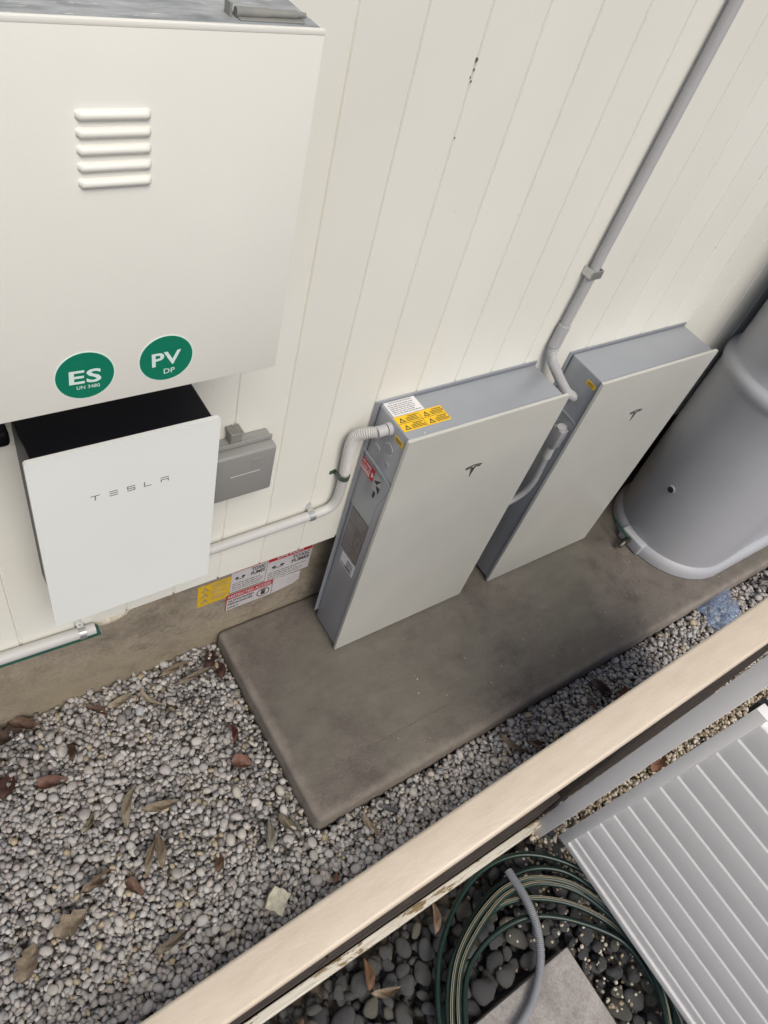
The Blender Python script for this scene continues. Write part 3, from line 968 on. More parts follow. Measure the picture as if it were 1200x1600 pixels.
def toxic(x0, x1, z0, z1, lab, seed, red_z):
    s = MB().prism(rect(x0, z0, x1, z1), fw, 0.0, 0.0012).build('toxic_fumes_sign', 'sign_white')
    tag(s, lab, 'sign', 'stickers on the footing')
    hd = MB().prism(rect(x0 + 0.002, red_z, x1 - 0.002, z1 - 0.002), fw, 0.0012, 0.0017).build('header', 'sign_red', s)
    w = x1 - x0
    p = MB()
    text(p, 'DANGER', fw, (x0 + x1) / 2, red_z + 0.006, z1 - red_z - 0.014, 0.02, w * 0.6, off=0.0023)
    p.build('header_lettering', 'sign_white', s)
    p = MB()
    h_ = (red_z - z0)
    text(p, 'TOXIC', fw, x1 - w * 0.24, z0 + h_ * 0.77, h_ * 0.17, 0.03, w * 0.40, off=0.0018)
    text(p, 'FUMES', fw, x1 - w * 0.24, z0 + h_ * 0.56, h_ * 0.17, 0.03, w * 0.40, off=0.0018)
    text_lines(p, fw, x0 + w * .05, x1 - w * .06, z0 + h_ * 0.46, z0 + h_ * 0.06, 4, 0.0018, 0.22, seed)
    p.build('print', 'ink', s)
    p = MB()
    for dx in (-0.09, 0.09):
        p.prism(disc(x0 + w * (0.25 + dx), z0 + h_ * 0.68, w * 0.05, h_ * 0.05, 14), fw, 0.0012, 0.0018)
    p.prism(rect(x0 + w * .13, z0 + h_ * .585, x0 + w * .37, z0 + h_ * .605), fw, 0.0012, 0.0018)
    p.build('symbol', 'ink', s)
toxic(-0.319, -0.187, 0.232, 0.372, 'white toxic fumes sticker with hidden header, beside the yellow sticker', 71, 0.352)
toxic(-0.184, -0.008, 0.218, 0.378, 'white toxic fumes sticker with red header, rightmost on the footing', 72, 0.336)
s = MB().prism(rect(-0.330, 0.126, -0.151, 0.2245), fw, 0.0018, 0.0030).build('restricted_access_sign', 'sign_white')
tag(s, 'red and white restricted access sticker, lowest on the footing', 'sign', 'stickers on the footing')
MB().prism(rect(-0.330, 0.1935, -0.151, 0.2245), fw, 0.0030, 0.0035).build('header', 'sign_red', s)
MB().prism(rect(-0.330, 0.126, -0.3265, 0.1933), fw, 0.0030, 0.0035).build('border', 'sign_red', s)
p = MB(); text(p, 'RESTRICTED ACCESS', fw, -0.2405, 0.2005, 0.017, 0.025, 0.166, off=0.0041); p.build('header_lettering', 'sign_white', s)
p = MB()
text(p, 'AUTHORISED', fw, -0.322, 0.174, 0.013, 0.03, 0.100, 'LEFT', 0.0036)
text(p, 'PERSONNEL', fw, -0.322, 0.155, 0.013, 0.03, 0.100, 'LEFT', 0.0036)
text(p, 'ONLY', fw, -0.322, 0.134, 0.013, 0.03, 0.044, 'LEFT', 0.0036)
n = 28
for i in range(n):
    a, b = 2 * math.pi * i / n, 2 * math.pi * (i + 1) / n
    p.prism([(-0.184 + 0.022 * math.cos(a), 0.161 + 0.022 * math.sin(a)), (-0.184 + 0.0255 * math.cos(a), 0.161 + 0.0255 * math.sin(a)),
             (-0.184 + 0.0255 * math.cos(b), 0.161 + 0.0255 * math.sin(b)), (-0.184 + 0.022 * math.cos(b), 0.161 + 0.022 * math.sin(b))], fw, 0.0030, 0.0036)
p.prism(rrect(0.018, 0.016, 0.005, 3, -0.193, 0.147), fw, 0.0030, 0.0036)
for i in range(4):
    p.prism(rrect(0.0036, 0.016, 0.0015, 2, -0.193 + i * 0.0047, 0.1635), fw, 0.0030, 0.0036)
p.build('print', 'ink', s)
s = MB().prism([(-0.147, 0.123), (-0.056, 0.139), (-0.036, 0.156), (-0.036, 0.2085), (-0.147, 0.2125)], fw, 0.0, 0.0014).build('faded_notice', 'sign_white')
tag(s, 'blank faded pale sticker with a torn corner, right of the restricted access sticker', 'sign', 'stickers on the footing')

# ------------------------------------------------------------------ water tank
tank = thing('water_tank', 'tall grey slimline plastic water tank with rounded end on the slab', 'water tank', (2.4, -0.29, 0))
def stadium(cx0, cx1, cy, r, n=40, dent=0.0):
    out = []
    for i in range(n + 1):
        a = math.pi / 2 + math.pi * i / n
        out.append((cx0 + r * math.cos(a), cy + r * math.sin(a)))
    m = 30
    for i in range(1, m):
        tt = i / m
        x_ = cx0 + (cx1 - cx0) * tt
        d = dent * (0.5 - 0.5 * math.cos(2 * math.pi * (x_ - cx0) / 0.62)) if x_ > cx0 else 0
        out.append((x_, cy - r + d))
    for i in range(n + 1):
        a = -math.pi / 2 + math.pi * i / n
        out.append((cx1 + r * math.cos(a), cy + r * math.sin(a)))
    for i in range(1, m):
        out.append((cx1 + (cx0 - cx1) * i / m, cy + r))
    return out
def loft(levels):
    m = MB()
    rings = []
    for (z_, r_, dent) in levels:
        rings.append([(a, b, z_) for a, b in stadium(1.862, 3.35, -0.300, r_, 40, dent)])
    k = len(rings[0])
    vs = [p for r_ in rings for p in r_]
    fs = [(i * k + j, i * k + (j + 1) % k, (i + 1) * k + (j + 1) % k, (i + 1) * k + j) for i in range(len(rings) - 1) for j in range(k)]
    fs.append(tuple((len(rings) - 1) * k + j for j in range(k)))
    return m.add(vs, fs)
loft([(0.001, 0.296, 0), (0.005, 0.300, 0), (0.026, 0.300, 0), (0.040, 0.298, 0), (0.052, 0.293, 0), (0.060, 0.287, 0.002), (0.066, 0.281, 0.006)]).build('base_rim', 'tank_grey', tank, True)
lv = [(0.058, 0.277, 0.010), (0.09, 0.279, 0.012), (0.20, 0.284, 0.014), (0.45, 0.290, 0.014), (0.75, 0.290, 0.014), (0.905, 0.288, 0.010)]
lv += [(0.925, 0.292, 0.006), (0.940, 0.298, 0), (0.955, 0.300, 0), (0.970, 0.297, 0), (0.982, 0.290, 0), (0.990, 0.280, 0.002)]
lv += [(1.000, 0.274, 0.006), (1.05, 0.273, 0.012), (1.30, 0.274, 0.014), (1.60, 0.273, 0.014), (1.75, 0.272, 0.01), (1.80, 0.262, 0.006), (1.84, 0.24, 0), (1.86, 0.20, 0), (1.87, 0.10, 0)]
loft(lv).build('shell', 'tank_grey', tank, True)
pc = V((1.5735, -0.2735, 0.391))
m = MB(); m.tube([pc + V((0.012, 0, 0)), pc + V((-0.006, 0, 0))], 0.019, 24); m.build('outlet_port', 'tank_grey', tank, True)
m = MB(); m.tube([pc + V((0.004, 0, 0)), pc + V((-0.0065, 0, 0))], 0.0145, 24); m.build('port_plug', 'black_plastic', tank, True)
MB().box((1.548, -0.345, 0.003), (1.60, -0.215, 0.068), 0.008, 3).build('tap_recess', 'tank_grey', tank, True)
tap = thing('tank_tap', 'dark brass ball valve with green lever at the tank base', 'tap', (1.55, -0.27, 0.05))
m = MB()
m.tube([(1.556, -0.270, 0.046), (1.536, -0.272, 0.046)], 0.014, 16)
m.tube([(1.536, -0.272, 0.046), (1.512, -0.275, 0.044)], [0.0155, 0.0155], 6)
m.tube([(1.512, -0.275, 0.044), (1.495, -0.277, 0.038), (1.486, -0.278, 0.026)], [0.012, 0.013, 0.0125], 16)
m.build('valve_body', 'brass_dark', tap, True)
MB().tube([(1.486, -0.278, 0.0265), (1.4835, -0.2782, 0.0225)], 0.0095, 14).build('outlet', 'black_plastic', tap, True)
m = MB()
m.tube([(1.524, -0.273, 0.058), (1.524, -0.273, 0.072)], 0.006, 12)
m.tube(smooth_path([(1.524, -0.273, 0.071), (1.520, -0.25, 0.074), (1.522, -0.215, 0.080), (1.530, -0.165, 0.083)], 5), [0.0058] * 16, 10)
m.build('lever', 'handle_green', tap, True)

# ------------------------------------------------------------------ fence with raked top rail
RS = 0.2614                                    # rise of the rail per metre
def rz(x_): return 1.2175 + RS * (x_ + 1.036)
fence = thing('raked_fence', 'sloping beige top rail over low dark kick boards, running across the foreground', 'fence', (0.0, -1.01, -0.1))
ang = math.atan(RS)
L = 3.4
mt = Matrix.Translation((0.0, -1.0285, rz(0.0))) @ Matrix.Rotation(-ang, 4, 'Y')
MB().box((-L / 2 - 0.1, -0.0300, -0.036), (L / 2 - 0.3, 0.0300, 0.0), 0.0055, 3, mt).build('top_rail', 'rail', fence, True)
MB().box((-L / 2 - 0.1, -0.022, -0.078), (L / 2 - 0.3, 0.018, -0.0365), 0.003, 1, mt).build('under_rail', 'fence_dark', fence)
for (z0_, z1_) in ((-0.10, 0.055), (0.062, 0.205)):
    for (xa, xb) in ((-1.72, -0.56), (-0.555, 0.318)):
        MB().box((xa, -1.0185 + rnd.uniform(-0.001, 0.001), z0_), (xb, -0.998, z1_), 0.002, 1).build('kick_board', 'fence_dark', fence)
for q in range(5):
    MB().box((0.322, -1.0185 + rnd.uniform(-0.001, 0.001), -0.10 + q * 0.186), (1.26, -0.998, 0.080 + q * 0.186), 0.002, 1).build('fence_board', 'fence_dark', fence)
for xp in (-1.62, 1.20):
    MB().box((xp, -0.9975, -0.12), (xp + 0.045, -0.9560, rz(xp) - 0.02), 0.002, 1).build('post', 'fence_dark', fence)
for xp in (-1.62, 1.20):
    MB().box((xp - 0.01, -1.030, rz(xp) - 0.062), (xp + 0.055, -0.9555, rz(xp) - 0.050), 0.002, 1).build('bracket', 'fence_dark', fence)
edge = MB()
edge.box((-1.9, -1.0480, -0.13), (0.327, -1.0225, -0.012), 0.003, 2)
eo = edge.build('edging_board', 'peeling')
tag(eo, 'weathered edging board with peeling white paint along the fence foot', 'edging board')

# white post, standing beside the fence
post = thing('gate_post', 'off white aluminium gate post standing against the fence', 'post', (0.335, -1.05, -0.1))
lean = 0.030
m = MB()
mt = Matrix.Shear('XY', 4, (0, 0))
def leaned(mb, y_ref_z=0.0):
    mb.v = [(p[0], p[1] - lean * (p[2] - y_ref_z), p[2]) for p in mb.v]
    return mb
m.box((0.322, -1.0768, -0.12), (0.372, -1.0262, 1.42), 0.0025, 2)
leaned(m).build('shaft', 'alu_white', post, True)
m = MB(); m.box((0.320, -1.0788, 1.4205), (0.374, -1.0242, 1.432), 0.003, 2)
leaned(m).build('cap', 'alu_white', post, True)

# slatted gate at right angles to the fence
gate = thing('slatted_gate', 'off white gate of wide horizontal slats standing over the hose', 'gate', (0.34, -1.5, 0.03))
X0 = 0.328
yA, yB = -1.1025, -2.25
zb, zt = 0.030, 1.085
leaned(MB().box((X0, yA - 0.033, zb), (X0 + 0.032, yA, zt), 0.002, 2)).build('stile', 'alu_white', gate, True)
leaned(MB().box((X0, yB, zb), (X0 + 0.032, yB + 0.033, zt), 0.002, 2)).build('stile', 'alu_white', gate, True)
leaned(MB().box((X0, yB + 0.0335, zb), (X0 + 0.032, yA - 0.0335, zb + 0.026), 0.002, 2)).build('bottom_rail', 'alu_white', gate, True)
zs = zb + 0.0265
pit = 0.0868
k = 0
first_h = 0.046
while zs < zt - 0.03:
    hgt = first_h if k == 0 else pit
    m = MB()
    z1_ = min(zs + hgt, zt - 0.002)
    # slat: face set back, a rolled lip standing proud along its upper edge
    poly = [(0.028, zs), (0.0098, zs), (0.0050, z1_ - 0.0050), (0.0054, z1_ - 0.0040), (0.0096, z1_ - 0.0003), (0.028, z1_ - 0.0003)]
    kq = len(poly)
    vs = [(X0 + a, yA - 0.034, b) for a, b in poly] + [(X0 + a, yB + 0.034, b) for a, b in poly]
    fs = [tuple(range(kq)), tuple(reversed(range(kq, 2 * kq)))] + [(i, kq + i, kq + (i + 1) % kq, (i + 1) % kq) for i in range(kq)]
    leaned(m.add(vs, fs)).build('slat', 'alu_white', gate, True)
    zs = z1_
    k += 1
leaned(MB().box((X0 + 0.034, yA - 0.045, zt - 0.055), (X0 + 0.060, yA + 0.010, zt - 0.012), 0.003, 2)).build('latch', 'black_plastic', gate)

# ------------------------------------------------------------------ paver
MB_p = MB().box((-0.62, -1.80, -0.135), (0.172, -1.3705, -0.047), 0.004, 2)
pv = MB_p.build('stepping_stone', 'paver_concrete', None, True)
tag(pv, 'flat pale grey concrete paver among the dark stones', 'paver')

# ------------------------------------------------------------------ stones and pebbles
def blob(seed, sub=2, flat=0.6, elong=1.3, rough=0.18):
    r = np.random.default_rng(seed)
    bm = bmesh.new()
    bmesh.ops.create_icosphere(bm, subdivisions=sub, radius=1)
    co = np.array([v.co[:] for v in bm.verts])
    fs = np.array([[v.index for v in f.verts] for f in bm.faces])
    bm.free()
    d = np.ones(len(co))
    for _ in range(5):
        ax = r.normal(size=3); ax /= np.linalg.norm(ax)
        d += rough * 0.5 * np.sin(co @ ax * r.uniform(1.2, 3.2) + r.uniform(0, 6))
    # a couple of worn facets
    for _ in range(4):
        ax = r.normal(size=3); ax /= np.linalg.norm(ax)
        h_ = co @ ax
        lim = r.uniform(0.72, 0.95)
        d *= np.where(h_ > lim, (lim / np.maximum(h_, 1e-3)) ** 0.7, 1.0)
    co = co * d[:, None] * np.array([elong, 1.0, flat])
    co /= np.abs(co[:, :2]).max()
    return co, fs

class Pile:
    """height map so that stones come to rest on each other"""
    def __init__(self, x0, x1, y0, y1, base, cell=0.005):
        self.x0, self.y0, self.c = x0, y0, cell
        self.nx, self.ny = int((x1 - x0) / cell), int((y1 - y0) / cell)
        self.h = np.full((self.nx, self.ny), base, float)
        self.free = np.ones((self.nx, self.ny), bool)
    def block(self, x0, x1, y0, y1):
        a, b = max(0, int((x0 - self.x0) / self.c)), max(0, int((x1 - self.x0) / self.c))
        c, d = max(0, int((y0 - self.y0) / self.c)), max(0, int((y1 - self.y0) / self.c))
        self.free[a:b, c:d] = False
        self.h[a:b, c:d] = 1.0
    def settle(self, rx, ry, hz, th, tries=25):
        best = None
        n_ = int(max(rx, ry) / self.c) + 1
        X, Y = np.meshgrid(np.arange(-n_, n_ + 1) * self.c, np.arange(-n_, n_ + 1) * self.c, indexing='ij')
        u = (X * math.cos(th) + Y * math.sin(th)) / rx
        w = (-X * math.sin(th) + Y * math.cos(th)) / ry
        q = 1 - u * u - w * w
        msk = q > 0.04
        prof_ = np.sqrt(np.clip(q, 0, 1)) * hz
        for _ in range(tries):
            i = int(rng.integers(n_, self.nx - n_)); j = int(rng.integers(n_, self.ny - n_))
            sub = self.h[i - n_:i + n_ + 1, j - n_:j + n_ + 1]
            if (sub[msk] > 0.5).any(): continue
            z = np.percentile((sub + prof_ * 0.6)[msk], 92)
            if best is None or z < best[0]: best = (z, i, j)
        if best is None: return None
        z, i, j = best
        sub = self.h[i - n_:i + n_ + 1, j - n_:j + n_ + 1]
        self.h[i - n_:i + n_ + 1, j - n_:j + n_ + 1] = np.where(msk, np.maximum(sub, z + prof_ * 0.92), sub)
        return (self.x0 + i * self.c, self.y0 + j * self.c, z)
    def place(self, rx, ry, hz, th, tries=8):
        best = None
        R_ = max(rx, ry)
        n_ = int(R_ / self.c) + 1
        for _ in range(tries):
            i = int(rng.integers(0, self.nx)); j = int(rng.integers(0, self.ny))
            if not self.free[i, j]: continue
            hh = self.h[i, j]
            if best is None or hh < best[0]:
                best = (hh, i, j)
        if best is None: return None
        _, i, j = best
        i0, i1, j0, j1 = max(0, i - n_), min(self.nx, i + n_ + 1), max(0, j - n_), min(self.ny, j + n_ + 1)
        X, Y = np.meshgrid((np.arange(i0, i1) - i) * self.c, (np.arange(j0, j1) - j) * self.c, indexing='ij')
        u = (X * math.cos(th) + Y * math.sin(th)) / rx
        w = (-X * math.sin(th) + Y * math.cos(th)) / ry
        q = 1 - u * u - w * w
        msk = (q > 0.04)
        if not msk.any(): return None
        sub = self.h[i0:i1, j0:j1]
        if (sub[msk] > 0.5).any(): return None
        prof_ = np.sqrt(np.clip(q, 0, 1)) * hz
        gap = sub + prof_ * 0.55
        z = np.percentile(gap[msk], 88)
        self.h[i0:i1, j0:j1] = np.where(msk, np.maximum(sub, z + prof_ * 0.92), sub)
        return (self.x0 + i * self.c, self.y0 + j * self.c, z)

def rot_z(th):
    c, s_ = math.cos(th), math.sin(th)
    return np.array([[c, -s_, 0], [s_, c, 0], [0, 0, 1]])
def rot_small(a, b):
    ca, sa, cb, sb = math.cos(a), math.sin(a), math.cos(b), math.sin(b)
    return np.array([[1, 0, 0], [0, ca, -sa], [0, sa, ca]]) @ np.array([[cb, 0, sb], [0, 1, 0], [-sb, 0, cb]])

def joined(name, items, shapes, mat, tints, parent=None):
    V_, F_, T_ = [], [], []
    off = 0
    for (sid, p, th, sc, tilt), tint in zip(items, tints):
        co, fs = shapes[sid]
        w = (co * sc) @ (rot_z(th) @ rot_small(*tilt)).T + np.array(p)
        V_.append(w); F_.append(fs + off); T_.append(np.repeat([tint], len(co), 0))
        off += len(co)
    V_, F_, T_ = np.concatenate(V_), np.concatenate(F_), np.concatenate(T_)
    me = bpy.data.meshes.new(name)
    me.vertices.add(len(V_)); me.vertices.foreach_set('co', V_.astype(np.float32).ravel())
    me.loops.add(F_.size); me.loops.foreach_set('vertex_index', F_.astype(np.int32).ravel())
    me.polygons.add(len(F_)); me.polygons.foreach_set('loop_start', np.arange(0, F_.size, 3, dtype=np.int32))
    me.polygons.foreach_set('use_smooth', np.ones(len(F_), bool))
    me.update(calc_edges=True)
    a = me.attributes.new('tint', 'FLOAT_COLOR', 'POINT')
    a.data.foreach_set('color', np.c_[T_, np.ones(len(T_))].astype(np.float32).ravel())
    return link(name, me, mat, parent)

PAL = np.array([(0.43, 0.405, 0.38), (0.50, 0.48, 0.455), (0.36, 0.345, 0.335), (0.46, 0.42, 0.37), (0.54, 0.52, 0.495), (0.42, 0.375, 0.36), (0.40, 0.40, 0.40), (0.30, 0.28, 0.265), (0.47, 0.445, 0.42)]) * 0.92

peb_shapes = [blob(100 + i, 2, f, e, 0.2) for i, (f, e) in enumerate([(0.62, 1.25), (0.7, 1.1), (0.55, 1.5), (0.66, 1.35), (0.75, 1.15), (0.5, 1.3), (0.6, 1.7), (0.68, 1.2)])]
peb_low = [blob(100 + i, 1, f, e, 0.2) for i, (f, e) in enumerate([(0.62, 1.25), (0.7, 1.1), (0.55, 1.5), (0.66, 1.35), (0.75, 1.15), (0.5, 1.3), (0.6, 1.7), (0.68, 1.2)])]

pile = Pile(-1.45, 2.6, -0.998, 0.095, -0.102, 0.004)
pile.block(SX - 0.004, 2.7, SY - 0.004, 0.2)
items = []
def in_view(x_, y_):
    # loosely, the part of the bed the photograph shows
    return x_ > -1.35 and (x_ < 0.3 or y_ < -0.62)
N1 = 20000
for i in range(N1):
    layer2 = i > 9000
    a = float(np.clip(rng.lognormal(math.log(0.0099), 0.27), 0.005, 0.021))
    if layer2 and rng.random() < 0.15: a *= 1.25
    sid = int(rng.integers(0, 8))
    co = peb_shapes[sid][0]
    ry = a * float(np.abs(co[:, 1]).max()); hz = a * float(np.abs(co[:, 2]).max())
    th = float(rng.uniform(0, math.pi))
    p = pile.place(a, ry, hz, th, 7)
    if p is None: continue
    if p[2] > -0.057: continue
    items.append((sid, p, th, a, (float(rng.normal(0, 0.2)), float(rng.normal(0, 0.2)))))
patches = [(-0.43, -0.55, 0.16), (-0.50, -0.10, 0.12), (-0.80, -0.42, 0.10), (-0.40, -0.30, 0.10), (-1.1, 0.0, 0.12)]
tints = []
for it in items:
    c = PAL[int(rng.integers(0, len(PAL)))] * rng.uniform(0.85, 1.15)
    if rng.random() < 0.04: c = np.array((0.42, 0.35, 0.24)) * rng.uniform(0.8, 1.1)
    if rng.random() < 0.02: c = np.array((0.20, 0.185, 0.18))
    # damp, soiled stones lie in patches
    for (px, py, pr_) in patches:
        d2 = ((it[1][0] - px) ** 2 + (it[1][1] - py) ** 2) / pr_ ** 2
        if rng.random() < 0.75 * math.exp(-d2): c = c * rng.uniform(0.45, 0.8)
    tints.append(c)
# the pebbles that show largest stand alone; the rest is one mass
cand = [i for i, it in enumerate(items) if it[1][2] > -0.085 and -1.2 < it[1][0] < -0.05 and it[1][1] < -0.1]
cand.sort(key=lambda i: -items[i][3])
single = set(cand[:290])
bed = tag(link('pebble_bed', bpy.data.meshes.new('pebble_bed')), 'bed of pale rounded pebbles between wall, slab and fence', None, None, 'structure')
_bv = [(-1.75, -1.0, -0.104), (3.2, -1.0, -0.104), (3.2, SY - 0.02, -0.104), (SX - 0.02, SY - 0.02, -0.104), (SX - 0.02, 0.09, -0.104), (-1.75, 0.09, -0.104)]
bed.data.from_pydata([(a, b, -0.100) for a, b, c in _bv], [], [(0, 1, 2, 3), (0, 3, 4, 5)])
bed.data.materials.append(MATS['soil'])
mix_shapes = peb_shapes + peb_low
gv = joined('gravel', [(it[0] + 8,) + it[1:] for i, it in enumerate(items) if i not in single], mix_shapes, 'pebble', [c for i, c in enumerate(tints) if i not in single], bed)
gv['kind'] = 'stuff'
meshes = []
for i, (co, fs) in enumerate(peb_shapes):
    me = bpy.data.meshes.new('pebble')
    me.from_pydata([tuple(p) for p in co], [], [tuple(int(q) for q in f) for f in fs])
    me.shade_smooth(); me.materials.append(MATS['pebble_single'])
    meshes.append(me)
for i in single:
    sid, p, th, a, tilt = items[i]
    o = bpy.data.objects.new('pebble', meshes[sid])
    COL.objects.link(o)
    o.parent = bed
    o.location = p
    o.rotation_euler = (Matrix(rot_z(th).tolist()) @ Matrix(rot_small(*tilt).tolist())).to_euler()
    o.scale = (a, a, a)

# dark river stones on the near side of the fence
sbed = tag(link('stone_bed', bpy.data.meshes.new('stone_bed')), 'bed of dark river stones around the paver and hose', None, None, 'structure')
sbed.data.from_pydata([(-1.9, -2.6, -0.130), (0.45, -2.6, -0.130), (0.45, -1.0485, -0.130), (-1.9, -1.0485, -0.130), (0.30, -2.6, -0.102), (2.8, -2.6, -0.102), (2.8, -0.985, -0.102), (0.30, -0.985, -0.102)], [], [(0, 1, 2, 3), (4, 5, 6, 7)])
sbed.data.materials.append(MATS['soil'])
st_mesh = []
st_shape = []
for i, (f, e) in enumerate([(0.55, 1.25), (0.6, 1.45), (0.5, 1.1), (0.65, 1.3), (0.55, 1.6), (0.6, 1.15), (0.5, 1.35)]):
    co, fs = blob(300 + i, 3, f, e, 0.30)
    rr_ = np.random.default_rng(900 + i)
    for _ in range(14):
        ax_ = rr_.normal(size=3) * 5.5
        co = co * (1 + 0.016 * np.sin(co @ ax_ + rr_.uniform(0, 6)))[:, None]
    st_shape.append(co)
    me = bpy.data.meshes.new('river_stone')
    me.from_pydata([tuple(p) for p in co], [], [tuple(int(q) for q in f_) for f_ in fs])
    me.shade_smooth(); me.materials.append(MATS['river_stone'])
    st_mesh.append(me)
pile2 = Pile(-0.92, 0.40, -1.78, -1.050, -0.128)
pile2.block(-0.63, 0.18, -1.82, -1.365)
fill, ft_ = [], []
for i in range(1100):
    a = float(rng.uniform(0.012, 0.022)); sid = int(rng.integers(0, 8)); th = float(rng.uniform(0, math.pi))
    p = pile2.place(a, a * 0.8, a * 0.6, th, 10)
    if p is None or p[2] > -0.100: continue
    fill.append((sid, p, th, a, (float(rng.normal(0, .3)), float(rng.normal(0, .3)))))
    ft_.append(np.array((0.05, 0.05, 0.05)) * rng.uniform(0.6, 1.6))
fo_ = joined('small_dark_stones', fill, peb_low, 'chip_stone', ft_, sbed)
fo_['kind'] = 'stuff'
cnt = 0
for i in range(560):
    a = float(np.clip(rng.lognormal(math.log(0.0300), 0.20), 0.021, 0.046)) if i < 200 else float(rng.uniform(0.018, 0.026))
    sid = int(rng.integers(0, 7))
    co = st_shape[sid]
    th = float(rng.uniform(0, math.pi))
    p = pile2.settle(a, a * float(np.abs(co[:, 1]).max()), a * float(np.abs(co[:, 2]).max()), th, 30)
    if p is None or p[2] > -0.048: continue
    o = bpy.data.objects.new('river_stone', st_mesh[sid])
    COL.objects.link(o); o.parent = sbed
    o.location = p
    o.rotation_euler = (rng.normal(0, 0.15), rng.normal(0, 0.15), th)
    o.scale = (a, a, a)
    cnt += 1
    if cnt >= 298: break
print('river stones', cnt)

# pale crushed chippings beyond the gate and between the dark stones
chip_shapes = []
for i in range(5):
    r_ = np.random.default_rng(500 + i)
    bm = bmesh.new(); bmesh.ops.create_icosphere(bm, subdivisions=1, radius=1)
    co = np.array([v.co[:] for v in bm.verts]) * r_.uniform(0.65, 1.15, (len(bm.verts), 1)) * np.array([1.2, 1.0, 0.75])
    fs = np.array([[v.index for v in f.verts] for f in bm.faces]); bm.free()
    chip_shapes.append((co, fs))
citems, ctints = [], []
CP = np.array([(0.55, 0.48, 0.37), (0.48, 0.40, 0.29), (0.64, 0.59, 0.49), (0.36, 0.29, 0.2), (0.58, 0.54, 0.46), (0.25, 0.19, 0.13)])
def chip(x_, y_, z_, a):
    citems.append((int(rng.integers(0, 5)), (x_, y_, z_), float(rng.uniform(0, 6.28)), a, (float(rng.normal(0, .7)), float(rng.normal(0, .7)))))
    ctints.append(CP[int(rng.integers(0, len(CP)))] * rng.uniform(0.8, 1.15))
for i in range(9000):
    x_ = float(rng.uniform(0.30, 2.6)); y_ = float(rng.uniform(-1.32, -0.99))
    if x_ < 0.42 and rng.random() < 0.25: continue
    chip(x_, y_, -0.098 + abs(float(rng.normal(0, 0.010))), float(rng.uniform(0.005, 0.0105)))
for i in range(430):
    x_ = float(rng.normal(0.27, 0.12)); y_ = float(rng.uniform(-1.7, -1.07))
    if -0.63 < x_ < 0.18 and y_ < -1.36: continue
    if x_ > 0.5 or x_ < -0.15: continue
    zz = float(pile2.h[min(pile2.nx - 1, int((x_ + 0.92) / 0.005)), min(pile2.ny - 1, int((y_ + 1.78) / 0.005))])
    if zz > 0.5: continue
    chip(x_, y_, min(zz, -0.045) - 0.001, float(rng.uniform(0.004, 0.008)))
for i in range(70):
    x_ = float(rng.uniform(-0.3, 2.3)); y_ = -0.66 + abs(float(rng.normal(0, 0.18)))
    if y_ > -0.17 and -0.02 < x_ < 1.4: continue
    grit_a = float(rng.uniform(0.0012, 0.0035))
    citems.append((int(rng.integers(0, 5)), (x_, y_, grit_a * 0.5), float(rng.uniform(0, 6.28)), grit_a, (0.0, 0.0)))
    ctints.append(CP[int(rng.integers(0, len(CP)))] * rng.uniform(0.5, 1.0))
ch = joined('chippings', citems, chip_shapes, 'chip_stone', ctints)
tag(ch, 'pale crushed chippings spread between gate post and gate', None, None, 'stuff')

# ------------------------------------------------------------------ hoses
hose = thing('garden_hose', 'dark green garden hose with cream stripes coiled over the stones', 'hose', (0.03, -1.4, -0.05))
RH = 0.0088
def loop_pts(cx, cy, rx, ry, a0, a1, z0, z1, n=60, wob=0.006, ph=0.0):
    out = []
    for i in range(n + 1):
        a = math.radians(a0 + (a1 - a0) * i / n)
        z = z0 + (z1 - z0) * i / n + wob * math.sin(a * 3 + ph)
        out.append(V((cx + rx * math.cos(a), cy + ry * math.sin(a), z)))
    return out
def stripes(path, side, off):
    """a thin cream line laid along the hose flank"""
    P = resample(path, 0.012)
    out = []
    for i in range(len(P)):
        tg = (P[min(i + 1, len(P) - 1)] - P[max(i - 1, 0)]).normalized()
        s_ = tg.cross(V((0, 0, 1))).normalized() * side
        a = off
        out.append(P[i] + s_ * RH * 0.98 * math.cos(a) + V((0, 0, 1)) * RH * 0.98 * math.sin(a))
    return out
def arc(cx, cy_, r, a0, a1, n=5):
    return [(cx + r * math.cos(math.radians(a0 + (a1 - a0) * i / n)), cy_ + r * math.sin(math.radians(a0 + (a1 - a0) * i / n))) for i in range(n + 1)]
